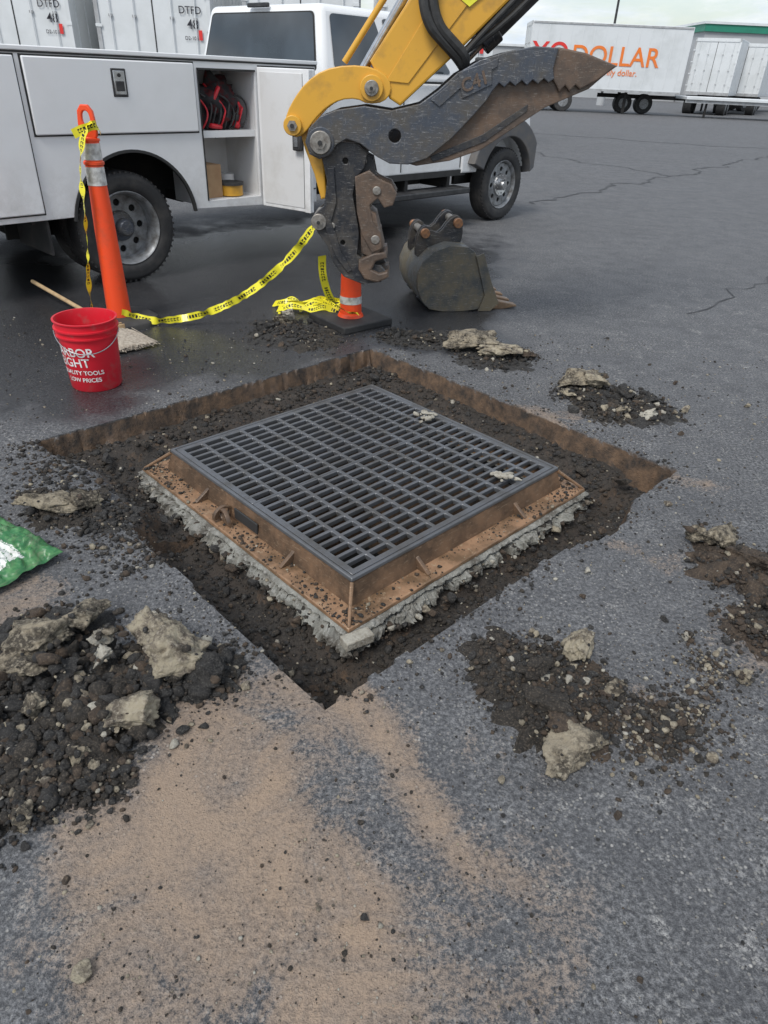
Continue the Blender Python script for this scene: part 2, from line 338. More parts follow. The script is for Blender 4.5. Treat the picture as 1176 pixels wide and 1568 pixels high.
# ------------------------------------------------------------------ rocks
ICO={}
for s in (1,2,3,4,5):
    bm=bmesh.new(); bmesh.ops.create_icosphere(bm,subdivisions=s,radius=1)
    bm.verts.ensure_lookup_table(); ICO[s]=(np.array([v.co[:] for v in bm.verts]),np.array([[v.index for v in f.verts] for f in bm.faces])); bm.free()
class Rocks:
    def __init__(s): s.v=[];s.f=[];s.m=[];s.n=0
    def put(s,v,f,m):
        s.v.append(v); s.f.append(f+s.n); s.m.append(np.full(len(f),m)); s.n+=len(v)
    def rock(s,c,size,m=0,sub=1,rot=None,cut=None,rough=.08):
        v,f=ICO[sub]; v=v.copy()
        k=cut if cut is not None else (4 if sub<2 else (9 if sub<4 else 13))
        D_=rng.normal(size=(k,3)); D_/=np.linalg.norm(D_,axis=1)[:,None]; Ls=rng.uniform(.38,.72,k) if sub>1 else rng.uniform(.45,.8,k)
        for d,l in zip(D_,Ls):
            ov=np.maximum(v@d-l,0); v-=ov[:,None]*d
        if sub>=3:
            off=rng.uniform(0,50,3)
            nz=np.array([mnoise.fractal(Vector(p*2.6+off),.8,2.2,6) for p in v]); v*= (1+rough*nz*1.5)[:,None]
        else: v*= (1+rng.uniform(-rough,rough,len(v)))[:,None]
        v/=np.abs(v).max(0)*.5+.5
        v*=np.array(size)
        if rot is None: rot=tuple(rng.uniform(-.4,.4,2))+(rng.uniform(0,6.3),)
        R=np.array(Euler(rot).to_matrix()); v=v@R.T
        s.put(v+np.array(c),f,m)
    def mound(s,x,y,r,h,m,ry=None,ang=0,base=0.):
        ry=ry or r; nr,na=26,72; v=[];f=[]
        seed=rng.uniform(0,40)
        for i in range(nr+1):
            for j in range(na):
                a=2*math.pi*j/na; t=i/nr; rr=t*(1+.55*mnoise.fractal(Vector((math.cos(a)*1.6,math.sin(a)*1.6,seed)),.7,2,4))
                px=rr*r*math.cos(a);py=rr*ry*math.sin(a)
                qx=px*math.cos(ang)-py*math.sin(ang)+x;qy=px*math.sin(ang)+py*math.cos(ang)+y
                hh=h*(1-t**1.5)*(1+.7*mnoise.noise(Vector((qx*9,qy*9,seed))))+h*.5*mnoise.noise(Vector((qx*30,qy*30,seed)))*(1-t)+.007*mnoise.noise(Vector((qx*90,qy*90,seed)))
                v.append((qx,qy,base+hh-.006*t))
        for i in range(nr):
            for j in range(na):
                k=(j+1)%na; a,b,c,d=i*na+j,i*na+k,(i+1)*na+k,(i+1)*na+j
                f+= [(a,d,c),(a,c,b)]
        s.put(np.array(v),np.array(f),m)
    def obj(s,name,parent=None,smooth=False):
        me=bpy.data.meshes.new(name); v=np.concatenate(s.v);f=np.concatenate(s.f); bulk(me,v,f)
        me.polygons.foreach_set('material_index',np.concatenate(s.m).astype(np.int32))
        o=add(name,me,ROCKM,parent)
        return o
def pick(w): 
    r=random.random()*sum(w)
    for i,q in enumerate(w):
        r-=q
        if r<=0: return i
    return len(w)-1
def pile(name,mounds,ncr,chunks,w=(6,3,1.2,.6,.12),big=.018,base=0.):
    R=Rocks()
    for m in mounds:
        if m[3]>.004: R.mound(*m[:4],m[4] if len(m)>4 else 1,base=base)
    for _ in range(ncr):
        m=mounds[rng.integers(len(mounds))]
        t=abs(rng.normal(0,.68)); a=rng.uniform(0,6.283); x=m[0]+math.cos(a)*t*m[2]; y=m[1]+math.sin(a)*t*m[2]
        h=max([mm[3]*max(0,1-(math.hypot(x-mm[0],y-mm[1])/mm[2])**1.5) for mm in mounds])
        s=min(.0025+rng.exponential(big*.36),big*2.2)
        if t>1.1: s*=.5
        R.rock((x,y,base+h+s*.3),(s,s*rng.uniform(.6,1),s*rng.uniform(.5,.9)),pick(w),1 if s<.012 else 2)
    for c in chunks:
        R.rock((c[0],c[1],base+c[2]),c[3:6],c[6],5,rot=(rng.uniform(-.15,.15),rng.uniform(-.15,.15),c[7] if len(c)>7 else rng.uniform(0,6)),rough=.18)
        for _ in range(14):   # soil crumbs lying on and around each chunk
            s=.003+rng.exponential(.004); R.rock((c[0]+rng.normal(0,c[3]*.5),c[1]+rng.normal(0,c[4]*.5),base+c[2]+c[5]*.55),(s,s*.8,s*.6),pick((3,3,2,1,.2)),1)
    return R.obj(name)
pile("rubble_pile",[(-.98,1.42,.24,.06,0),(-.78,1.22,.25,.055,1),(-.64,1.40,.16,.055,0),(-.95,1.12,.22,.045,1),(-.50,1.42,.10,.04,0)],5600,
 [(-.98,1.44,.085,.16,.11,.06,5,.6),(-.90,1.55,.085,.11,.07,.05,5,.9),(-.66,1.50,.075,.085,.075,.065,3,.2),(-.575,1.42,.075,.115,.095,.08,3,.9),(-.66,1.21,.055,.105,.07,.055,3,.3),(-.48,1.385,.045,.09,.07,.05,0,.2),
  (-.78,1.40,.075,.05,.035,.03,4,1),(-.81,1.46,.08,.045,.03,.03,4,1),(-1.12,1.3,.06,.09,.07,.055,5,1),(-.80,1.30,.065,.05,.04,.035,0),(-.9,1.22,.06,.06,.045,.035,5),(-.86,1.34,.075,.05,.04,.03,0),(-.73,1.09,.045,.04,.03,.03,5),(-.95,1.33,.09,.06,.05,.035,5),(-1.0,1.2,.06,.05,.04,.03,1)],w=(6,3.6,1.5,.7,.2),big=.017)
pile("rubble_pile",[(-.83,.98,.13,.025,1),(-.9,1.1,.15,.03,1),(-.7,1.05,.12,.015,1)],1400,[(-.80,.93,.02,.045,.035,.03,5)],w=(4,3.4,2,.8,.15),big=.012)
pile("rubble_pile",[(-1.27,2.24,.15,.035,1),(-1.08,2.2,.12,.01,0)],650,[(-1.30,2.23,.045,.18,.09,.05,5,.15),(-1.18,2.25,.05,.08,.06,.04,5,.3),(-1.38,2.27,.045,.07,.05,.04,1,.3)],big=.013)
pile("rubble_pile",[(.42,1.50,.17,.022,1),(.48,1.32,.13,.03,1),(.60,1.38,.17,.014,2),(.80,1.30,.14,.006,2),(.5,1.45,.2,.012,1)],3600,
 [(.63,1.575,.05,.07,.058,.052,3,.7),(.50,1.19,.035,.11,.09,.04,5,.4),(.49,1.34,.045,.09,.08,.045,1,.4),(.70,1.42,.02,.055,.03,.02,5,.6),(.46,1.45,.045,.07,.05,.035,1),(.50,1.26,.05,.08,.05,.03,2,.9),(.56,1.21,.04,.05,.04,.03,5)],w=(4.5,3.2,2.6,1.0,.3),big=.010)
pile("rubble_pile",[(.92,1.36,.2,.002,1),(.72,1.25,.2,.002,1),(1.02,1.55,.15,.002,1)],1100,[],w=(1,1.5,2.5,2.5,.5),big=.007)
pile("rubble_pile",[(1.33,2.05,.2,.045,2),(1.25,1.72,.14,.025,2),(1.4,1.8,.16,.04,1)],1800,[(1.31,2.2,.05,.11,.08,.05,5,.2),(1.35,2.05,.06,.10,.08,.05,2),(1.22,2.22,.05,.07,.05,.04,5),(1.38,1.75,.05,.1,.08,.06,2),(1.10,1.48,.02,.035,.03,.025,3),(.99,1.66,.012,.02,.016,.014,4)],w=(3,3,4,1.0,.25),big=.011)
pile("rubble_pile",[(1.13,3.68,.22,.035,1),(1.38,3.5,.22,.035,0),(1.2,3.45,.2,.02,1)],1700,[(1.08,3.76,.07,.17,.12,.065,5,.2),(1.14,3.70,.08,.10,.08,.055,3),(1.25,3.42,.03,.05,.04,.03,3),(1.36,3.37,.03,.06,.04,.035,4),(1.45,3.55,.04,.08,.06,.04,0),(1.3,3.6,.05,.08,.06,.05,0),(1.0,3.62,.03,.06,.05,.03,3)],w=(6,3,1.5,.8,.2),big=.016)
pile("rubble_pile",[(.62,4.2,.26,.025,0),(.78,4.25,.16,.025,1)],1100,[(.52,4.32,.07,.22,.12,.055,5,-.3),(.70,4.20,.06,.16,.10,.05,3,-.1),(.86,4.2,.04,.06,.06,.03,2)],w=(6,3,1,.6,.2),big=.016)
pile("rubble_pile",[(-.72,4.52,.28,.035,0),(-.55,4.42,.25,.02,1)],1300,[(-.72,4.6,.06,.10,.08,.06,5,.2),(-.70,4.57,.10,.07,.05,.045,4),(-.85,4.5,.04,.06,.05,.04,0)],w=(6,3,1,.4,.1),big=.014)
pile("rubble_pile",[(.12,4.45,.2,.014,0),(.3,4.5,.2,.016,0),(-.02,4.52,.12,.02,0)],800,[(.02,4.55,.03,.05,.04,.03,0),(.1,4.5,.03,.045,.04,.03,0),(.25,4.42,.03,.05,.04,.03,1)],w=(7,3,.6,.4,.1),big=.015)
# crumbs in the excavation and spilled over its left lip
R=Rocks()
aa=rng.uniform(-1.02,1.04,17000); bb_=rng.uniform(-.98,1.07,17000); kk=np.maximum(np.abs(aa),np.abs(bb_))>.75; aa=aa[kk][:7600]; bb_=bb_[kk][:7600]
xx,yy=toxy(aa,bb_); zz,_=zfun(aa,bb_,xx,yy)
for x,y,z in zip(xx,yy,zz):
    s=min(.002+rng.exponential(.0046),.022); R.rock((x,y,float(z)+s*.3),(s,s*.8,s*.6),pick((6,5,1.6,.45,.12)),1)
for _ in range(1700):
    a=-1.03-abs(rng.normal(0,.13)); b_=rng.uniform(-.1,1.15); x,y=toxy(a,b_); s=min(.0015+rng.exponential(.0035),.018); R.rock((x,y,s*.3),(s,s*.8,s*.6),pick((6,4,1.6,.6,.2)),1)
for _ in range(900):
    q_=rng.integers(3); e=abs(rng.normal(0,.05)); t=rng.uniform(-1,1)
    a,b_=((t,-.99-e),(1.07+e,t),(-1.04-e,-t*.9-.05))[q_]; x,y=toxy(a,b_); s=min(.0012+rng.exponential(.0025),.012); R.rock((x,y,s*.3),(s,s*.8,s*.6),pick((5,4,2.5,1,.3)),1)
for a,b_,s in [(-.95,.95,.05),(-1.0,.8,.045),(-.9,.6,.04),(-.98,.5,.05),(-.93,.75,.035),(.9,.9,.04),(-.9,1.0,.04),(-.8,.92,.04),(.2,-.93,.03),(.5,-.95,.03),(-.85,.3,.03),(.95,-.8,.05),(.9,-.6,.04),(.5,-.85,.03),(-.6,.95,.035),(-1.0,.35,.05),(-.92,.42,.04)]:
    x,y=toxy(a,b_); R.rock((x,y,-.115+rng.uniform(0,.03)),(s,s*.8,s*.55),pick((5,4,2,.4,.1)),3)
R.obj("trench_rubble")
# loose gravel in the foreground
R=Rocks()
for _ in range(10000):
    y=.5+rng.random()**1.3*4.2; x=rng.uniform(-1,1)*(.45+.55*y)
    a,b_=toab(x,y)
    if -1.04<a<1.06 and -1.0<b_<1.1: continue
    if mnoise.noise(Vector((x*2.5,y*2.5,5)))<-.1 and rng.random()<.8: continue
    s=min(.0009+rng.exponential(.0013),.009)*(.8+.2*y)
    R.rock((x,y,s*.25),(s,s*.85,s*.6),pick((3,2,2,2.6,1.)),1)
for x,y,s in [(-.54,.62,.022),(-.37,1.37,.016),(.33,1.1,.012),(-.02,.97,.008),(.9,1.2,.016),(1.1,1.3,.014),(.6,1.02,.012),(-.65,.8,.01),(.0,.75,.01),(.95,1.75,.016),(.7,1.85,.012),(1.2,2.5,.02),(.75,2.0,.016),(1.62,3.5,.03),(1.5,3.2,.02),(.1,1.5,.01),(1.7,3.9,.02),(2.0,3.6,.02)]:
    R.rock((x,y,s*.4),(s*1.2,s,s*.8),pick((1,1,2,4,1)),3)
R.obj("loose_gravel")
# ------------------------------------------------------------------ catch basin: grate, frame, mortar
GR=math.radians(45)
def basin(name): return empty(name,(CX,CY,0),GR)
rust=steel("rusty_cast_iron",(.11,.075,.052),(.20,.12,.07),(.30,.22,.15),6)
rustf=steel("rusty_flange_iron",(.17,.105,.06),(.34,.20,.115),(.40,.29,.19),8)
M_iron=mat("grate_iron",(.135,.14,.15),(.09,.087,.083),9,.34,metal=.4,bmp=.15,r2=.52,lo=.42,hi=.7)
M_dark=mat("basin_shade",(.006,.006,.006),(.003,.003,.003),5,.9)  # near-black: shade inside the pit is put into the wall colour
gt=basin("storm_drain_grate")
ZT=.022
def slotpanel(name,a0,a1,b0,b1,ncol,nrow,bb0,bb1):
    bord=.018; cw=(a1-a0-2*bord)/ncol; rh=(b1-b0-bb0-bb1)/nrow
    xs=[a0];ys=[b0]
    for i in range(ncol): xs+= [a0+bord+i*cw+.0085, a0+bord+(i+1)*cw-.0085]
    for j in range(nrow): ys+= [b0+bb0+j*rh+.0072, b0+bb0+(j+1)*rh-.0072]
    xs.append(a1);ys.append(b1)
    bm=bmesh.new(); V=[[bm.verts.new((x,y,0)) for y in ys] for x in xs]
    for i in range(len(xs)-1):
        for j in range(len(ys)-1):
            if i%2==1 and j%2==1: continue
            bm.faces.new((V[i][j],V[i+1][j],V[i+1][j+1],V[i][j+1]))
    r=bmesh.ops.extrude_face_region(bm,geom=bm.faces[:]); 
    for v in [g for g in r['geom'] if isinstance(g,bmesh.types.BMVert)]: v.co.z-=.022
    bmesh.ops.recalc_face_normals(bm,faces=bm.faces)
    me=bpy.data.meshes.new(name); bm.to_mesh(me); bm.free()
    o=add(name,me,M_iron,gt,bevel=.002,seg=1); o.location=(0,0,ZT); return o
slotpanel("grate_panel_1",-.605,.605,-.605,-.001,11,12,.018,.003)
slotpanel("grate_panel_2",-.605,.605,.001,.605,11,12,.003,.018)
fr=basin("storm_drain_frame")
def ring(name,o1,o2,z1,z2,i1,mat_,par,nz=0):
    v=[]
    for h,z in ((i1,z1),(o1,z1),(o2,z2),(i1,z2)):
        v+= [(-h,-h,z),(h,-h,z),(h,h,z),(-h,h,z)]
    f=[]
    for r in range(4):
        for k in range(4):
            a=r*4+k;b_=r*4+(k+1)%4;c=((r+1)%4)*4+(k+1)%4;d=((r+1)%4)*4+k
            f.append((a,d,c,b_))
    return mesh(name,v,f,mat_,par,bevel=.004)
ring("frame_rim",.622,.626,ZT+.002,ZT-.014,.609,M_iron,fr)
ring("frame_wall",.621,.643,ZT-.012,-.083,.609,rust,fr)
ring("frame_flange",.722,.725,-.081,-.098,.61,rustf,fr)
for side in range(4):
    for t in (-.3,.3):
        R_=Matrix.Rotation(side*math.pi/2,4,'Z')
        v=[Vector((t-.009,-.628,-.03)),Vector((t+.009,-.628,-.03)),Vector((t+.009,-.70,-.078)),Vector((t-.009,-.70,-.078)),Vector((t-.009,-.64,-.082)),Vector((t+.009,-.64,-.082))]
        v=[R_@p for p in v]
        mesh("gusset",v,[(0,1,2,3),(0,3,4),(1,5,2),(0,4,5,1),(3,2,5,4)],rust,fr,bevel=.003)
for side in range(4):
    R_=Matrix.Rotation(side*math.pi/2,4,'Z')
    a=R_@Vector((-.622,-.622,.004)); b_=R_@Vector((-.715,-.715,-.082)); cyl("corner_rib",a,b_,.008,rustf,fr,r2=.006,n=8)
lug=[(math.cos(t)*.05,math.sin(t)*.05) for t in np.linspace(0,math.pi,14)]
for rz,lx,ly in ((0,-.672,.12),(80,-.685,.09)):
    o=plate("lifting_lug",[(x,z) for x,z in lug],-.009,.009,rust,fr,holes=[[(math.cos(t)*.026,.02+math.sin(t)*.02) for t in np.linspace(0,2*math.pi,14)[:-1]]],bevel=.002)
    o.rotation_euler=(0,0,math.radians(rz)); o.location=(lx,ly,-.068)
box("lug_pocket",(-.641,.0,-.045),(.008,.16,.05),M_gap,fr,bevel=.003)  # dark slab on the wall paints the shade inside the opening
def ragged(name,h0,h1,z0,z1,mt,par,amp=.012,seed=0,seg=260,fq=1.):
    v=[];f=[];prof=[(h0,z1),(h1-.012,z1),(h1,z1-.006),(h1+.004,(z0+z1)/2),(h1-.006,z0),(h0,z0)]
    per=[]
    for s_ in range(4):
        for i in range(seg): per.append((s_,-1+2*i/seg))
    for s_,t in per:
        for h,z in prof:
            p=Matrix.Rotation(s_*math.pi/2,4,'Z')@Vector((t*h,-h,z))
            if h>h0+.01:
                nv=mnoise.fractal(p*7*fq+Vector((seed,0,0)),.55,2.3,7); p+=(Matrix.Rotation(s_*math.pi/2,4,'Z')@Vector((0,-1,0)))*nv*amp*2.0; p.z+=mnoise.fractal(p*26,.6,2.2,5)*amp*.5
            v.append(p)
    m=len(prof);T=len(per)
    for i in range(T):
        j=(i+1)%T
        for k in range(m-1): f.append((i*m+k,i*m+k+1,j*m+k+1,j*m+k))
    return mesh(name,v,f,mt,par)
ragged("mortar_bed",.6,.736,-.12,-.099,M_mort,fr,.008,1)
ragged("mortar_bed_lower",.6,.752,-.17,-.123,M_mort,fr,.022,5,fq=1.6)
R=Rocks()
for _ in range(2600):
    s_=rng.integers(4); t=rng.uniform(-.71,.71); h=rng.uniform(.645,.722)
    p=Matrix.Rotation(s_*math.pi/2,3,'Z')@Vector((t,-h,0))
    if mnoise.noise(p*5)<-.05 and rng.random()<.7: continue
    s=min(.0015+rng.exponential(.0026),.012)
    x,y=toxy(p.x,p.y); R.rock((x,y,-.081+s*.3),(s,s*.8,s*.6),pick((3,3,4,1,.2)),1)
for _ in range(700):
    s_=rng.integers(4); t=rng.uniform(-.76,.76); h=rng.uniform(.735,.79)
    p=Matrix.Rotation(s_*math.pi/2,3,'Z')@Vector((t,-h,0)); s=min(.004+rng.exponential(.006),.03)
    x,y=toxy(p.x,p.y); R.rock((x,y,-.125-(h-.735)*.7),(s,s*.8,s*.6),pick((2,3,2,1.0,.8)),2)
R.obj("flange_debris")
R=Rocks()
for (x,y) in [(.20,3.19),(.52,2.62)]:
    for _ in range(16):
        s=rng.uniform(.008,.024); R.rock((x+rng.normal(0,.028),y+rng.normal(0,.018),ZT+.008+rng.uniform(0,.018)),(s*1.3,s,s*.6),4,2)
R.obj("mortar_crumbs")
x,y=toxy(-.745,-.745); box("wood_wedge",(x+.03,y+.02,-.112),(.11,.05,.035),M_pale,None,rot=(0,.05,.6),bevel=.004)
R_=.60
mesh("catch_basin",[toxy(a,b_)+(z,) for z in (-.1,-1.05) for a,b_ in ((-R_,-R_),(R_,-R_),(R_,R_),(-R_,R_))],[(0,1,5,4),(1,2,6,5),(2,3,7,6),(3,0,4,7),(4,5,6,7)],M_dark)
# ------------------------------------------------------------------ service truck
yaw=math.atan2(3.59,3.31)
T=empty("service_truck",(-2.04,5.56,0),yaw)
def arc(cx,cz,r,a0,a1,n=20): return [(cx+r*math.cos(math.radians(a0+(a1-a0)*i/n)),cz+r*math.sin(math.radians(a0+(a1-a0)*i/n))) for i in range(n+1)]
side=[(-1.75,.52)]+arc(.08,.43,.5,169,8)+[(1.88,.45),(1.88,1.52),(-1.75,1.52)]
plate("body_side",side,0,.03,M_white,T,holes=[[(.71,.55),(1.24,.55),(1.24,1.46),(.71,1.46)]],bevel=.004)
plate("arch_trim",arc(.08,.43,.515,172,6,30)+arc(.08,.43,.495,6,172,30),-.012,.02,M_gap,T,bevel=.001)
bb("body_top",-1.77,1.9,-.012,.52,1.522,1.55,M_white,T,bevel=.006)
bb("body_top_seal",-1.76,1.885,-.006,.5,1.510,1.524,M_gap,T)
bb("body_inner",-1.75,1.88,.5,.52,.9,1.52,M_white,T)
bb("body_rear",-1.75,-1.72,.03,2.2,.5,1.52,M_white,T)
bb("body_far",-1.75,1.88,1.72,2.22,.5,1.54,M_white,T,bevel=.01)
bb("bulkhead",1.85,1.88,.03,2.2,.5,1.52,M_white,T)
bb("bed_floor",-1.72,1.85,.5,1.72,.88,.92,M_under,T)
bb("front_compartment",1.3,1.84,.04,.5,.5,1.5,M_whitein,T)
bb("wheelwell_top",-.55,.66,.03,.6,.95,.98,M_under,T); bb("wheelwell_back",-.7,.68,.62,.65,.3,.97,M_under,T)
bb("wheelwell_l",-.72,-.7,.03,.6,.5,.97,M_under,T)
def door(n,x0,x1,z0,z1,par=T):
    bb(n+"_gap",x0-.010,x1+.010,-.004,0.002,z0-.010,z1+.010,M_gap,par)
    return bb(n,x0,x1,-.022,0,z0,z1,M_white,par,bevel=.008)
door("wheel_door",-.58,.67,1.05,1.495)
door("rear_door",-1.72,-.63,.57,1.495)
door("front_door_blank",1.28,1.86,.57,1.49)
def latch(x,z):
    bb("latch_plate",x-.055,x+.055,-.028,-.018,z-.085,z+.085,M_blk,T,bevel=.006); bb("latch_face",x-.042,x+.042,-.031,-.024,z-.072,z+.072,M_chrome,T,bevel=.004); bb("latch_paddle",x-.03,x+.03,-.037,-.03,z-.05,z+.01,M_blk,T,bevel=.003); cyl("latch_key",(x,-.036,z+.045),(x,-.03,z+.045),.012,M_gap,T,n=12)
latch(.06,1.36); latch(-.95,1.2)
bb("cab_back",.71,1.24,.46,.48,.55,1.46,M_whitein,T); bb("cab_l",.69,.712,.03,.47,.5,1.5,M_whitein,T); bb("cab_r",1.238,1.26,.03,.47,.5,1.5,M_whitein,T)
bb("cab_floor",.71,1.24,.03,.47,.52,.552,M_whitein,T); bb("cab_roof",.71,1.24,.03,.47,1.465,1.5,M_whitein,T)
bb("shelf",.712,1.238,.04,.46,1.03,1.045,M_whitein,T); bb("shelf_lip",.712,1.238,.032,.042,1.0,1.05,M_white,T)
bb("opening_seal",.705,.715,-.006,.02,.55,1.46,M_gap,T); bb("opening_seal_top",.705,1.245,-.006,.02,1.455,1.468,M_gap,T)
bb("cardboard_box",.74,.9,.08,.35,.553,.80,M_card,T,rot=(0,0,.1))
cyl("tape_roll",(1.02,.12,.56),(1.02,.12,.64),.1,M_yel,T); cyl("tape_roll_cap",(1.02,.12,.64),(1.02,.12,.66),.11,M_blk,T); 
cyl("can",(1.1,.3,.553),(1.1,.3,.7),.07,M_whitein,T); cyl("can",(.95,.33,.553),(.95,.33,.66),.06,M_card,T)
bm=bmesh.new(); bmesh.ops.create_icosphere(bm,subdivisions=4,radius=1)
for v in bm.verts:
    d=1+.45*mnoise.fractal(v.co*1.9,.6,2,4); v.co=Vector((v.co.x*.2*d,v.co.y*.15*d,v.co.z*.19*d))
me=bpy.data.meshes.new("tool_bag"); bm.to_mesh(me); bm.free(); o=add("tool_bag",me,mat("bag_black",(.02,.02,.022),(.08,.01,.012),14,.8,lo=.5,hi=.6),T,smooth=True,ang=180); o.location=(.98,.24,1.22)
for i in range(10):
    x=.78+.042*i; tube("cable",[(x,.1,1.06),(x+.03,.06,1.12+.04*(i%3)),(x+.06,.10,1.2+.05*(i%2)),(x-.03,.13,1.30),(x-.06,.2,1.36-.03*(i%4))],.007,M_blk if i%4 else M_red,T)
box("red_tool",(.9,.1,1.075),(.13,.06,.035),M_red,T,rot=(.1,.1,.3),bevel=.015); box("red_tool",(1.12,.12,1.08),(.09,.06,.05),M_red,T,rot=(.2,.3,.8),bevel=.02); box("red_handle",(.93,.1,1.3),(.03,.03,.12),M_red,T,rot=(.1,.6,.3),bevel=.012); box("red_handle",(1.14,.1,1.2),(.03,.03,.1),M_red,T,rot=(.1,-.3,.3),bevel=.012)
D_=empty("cabinet_door",(1.255,-.01,0),math.radians(-78)); D_.parent=T
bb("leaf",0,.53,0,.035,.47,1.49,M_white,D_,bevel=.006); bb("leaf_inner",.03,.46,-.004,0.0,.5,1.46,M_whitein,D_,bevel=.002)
bb("leaf_frame",.47,.53,-.014,.0,.47,1.49,M_white,D_,bevel=.003); bb("leaf_seal",.463,.469,-.010,.0,.5,1.46,M_gap,D_)
bb("latch",.38,.46,-.05,-.004,.93,1.06,M_blk,D_,bevel=.01); bb("latch_in",.4,.44,-.056,-.05,.96,1.03,M_chrome,D_)
def wheel(x,y0,front,par,mirror=False):
    w=empty("wheel",(x,y0,.40)); w.parent=par
    if mirror: w.rotation_euler=(0,0,math.pi)
    y1=.24
    tp=[(.262,.03),(.275,.012),(.30,.004),(.33,.0),(.345,.003),(.36,.0),(.375,.008),(.392,.03),(.40,.05),(.40,y1-.05),(.392,y1-.03),(.345,y1),(.262,y1-.03)]
    lathe("tire",tp,M_rub,w,'Y',n=72,ang=60)
    for g in range(3): lathe("groove",[(.4005,.075+g*.045),(.401,.08+g*.045),(.4005,.085+g*.045)],M_gap,w,'Y',n=64)
    for k in range(56):
        a=2*math.pi*k/56; c,s=math.cos(a),math.sin(a)
        box("lug",(.387*c,.030,.387*s),(.022,.02,.016),M_rub,w,rot=(0,-a,0))
    lathe("rim_lip",[(.262,.03),(.268,.018),(.262,.01),(.25,.02),(.238,.06),(.232,.15),(.22,.19)],M_rim,w,'Y')
    yd=.05 if front else .15
    holes=[[(.17*math.cos(t0)+.026*math.cos(q_)*1.0,.17*math.sin(t0)+.026*math.sin(q_)) for q_ in np.linspace(0,2*math.pi,13)[:-1]] for t0 in [2*math.pi*k/8 for k in range(8)]]
    plate("rim_disc",[(.235*math.cos(t),.235*math.sin(t)) for t in np.linspace(0,2*math.pi,49)[:-1]],yd,yd+.02,M_rim,w,holes=holes)
    lathe("drum",[(0.001,yd+.04),(.225,yd+.04)],M_under,w,'Y')
    if front:
        lathe("hub",[(0.001,-.03),(.045,-.028),(.055,-.01),(.06,yd-.01),(.12,yd-.02),(.13,yd+.002)],M_chrome,w,'Y')
    else:
        lathe("hub",[(0.001,.03),(.05,.032),(.062,.045),(.065,.10),(.105,.12),(.115,.152)],M_steelb,w,'Y')
    for k in range(10):
        a=2*math.pi*k/10; cyl("nut",(.1*math.cos(a),yd-.02,.1*math.sin(a)),(.1*math.cos(a),yd+.01,.1*math.sin(a)),.012,M_chrome,w,n=6)
    return w
wheel(0,.03,False,T); wheel(0,.31,False,T); wheel(0,2.2,False,T,True); wheel(4.88,.02,True,T); wheel(4.88,2.15,True,T,True)
cyl("rear_axle",(0,.3,.4),(0,2.0,.4),.06,M_under,T); bb("diff",-.2,.2,.95,1.3,.22,.58,M_under,T,bevel=.08)
bb("frame_rail",-1.7,5.2,.7,.8,.55,.8,M_under,T); bb("frame_rail_far",-1.7,5.2,1.4,1.5,.55,.8,M_under,T)
bb("under_tank",.9,2.0,.75,1.4,.42,.7,M_under,T,bevel=.03); bb("under_box",2.1,4.2,.5,1.7,.42,.6,M_under,T); bb("mud_flap",-.62,-.60,.04,.6,.28,.6,M_rub,T)
bb("rear_step",-1.9,-1.72,.0,2.2,.42,.55,M_blk,T,bevel=.01)
bb("cab_lower",2.08,4.2,.10,2.1,.56,1.42,M_white,T,bevel=.05,seg=4)
gb=[(2.08,.11,1.40),(4.38,.11,1.40),(4.38,2.09,1.40),(2.08,2.09,1.40)]; gtp=[(2.18,.27,1.98),(3.7,.27,1.98),(3.7,1.93,1.98),(2.18,1.93,1.98)]
gv=gb+gtp
mesh("greenhouse",gv,[(3,2,1,0),(4,5,6,7),(0,1,5,4),(1,2,6,5),(2,3,7,6),(3,0,4,7)],M_white,T,bevel=.06,seg=4)
def panel(name,q4,u0,u1,v0,v1,off,mt,cut=.0):
    A0,A1,A2,A3=[Vector(p) for p in q4]; nrm=(A1-A0).cross(A3-A0).normalized()
    P=lambda u,v:(A0*(1-u)+A1*u)*(1-v)+(A3*(1-u)+A2*u)*v+nrm*off
    pts=[]
    r=.06
    for cu_,cv_,a0 in ((u1-r*.5,v0+r,-90),(u1-r*.5,v1-r,0),(u0+r*.5,v1-r,90),(u0+r*.5,v0+r,180)):
        for i in range(6):
            a=math.radians(a0+18*i); pts.append(P(cu_+r*.5*math.cos(a),cv_+r*math.sin(a)))
    return mesh(name,pts,[tuple(range(len(pts)))],mt,T)
sideq=(gv[0],gv[1],gv[5],gv[4]); rearq=(gv[3],gv[0],gv[4],gv[7])
panel("rear_window_frame",rearq,.045,.955,.13,.90,.004,M_gap); panel("rear_window",rearq,.055,.945,.15,.88,.008,M_glass)
panel("side_window_rear",sideq,.06,.40,.17,.88,.006,M_glass); panel("side_window_front",sideq,.46,.82,.17,.88,.006,M_glass)
bb("brake_light",2.13,2.17,.95,1.25,1.955,1.99,M_blk,T,bevel=.008)
bb("door_gap",3.12,3.13,.095,.11,.62,1.4,M_gap,T); bb("door_gap",4.1,4.11,.095,.11,.62,1.4,M_gap,T); bb("belt_trim",2.1,4.2,.085,.10,1.41,1.43,M_gap,T)
bb("door_handle",3.2,3.4,.07,.1,1.2,1.24,M_white,T,bevel=.01); bb("rocker",2.1,4.2,.09,.12,.54,.60,M_gap,T)
bb("running_board",2.3,4.15,-.05,.2,.37,.43,M_blk,T,bevel=.012)
for s_ in (2.6,3.2,3.9): bb("board_bracket",s_,s_+.05,.1,.5,.42,.56,M_under,T)
mesh("hood",[(4.15,.2,.7),(5.38,.3,.7),(5.38,1.9,.7),(4.15,2.0,.7),(4.15,.16,1.42),(5.3,.28,1.27),(5.3,1.92,1.27),(4.15,2.04,1.42)],[(3,2,1,0),(4,5,6,7),(0,1,5,4),(1,2,6,5),(2,3,7,6),(3,0,4,7)],M_white,T,bevel=.06,seg=4)
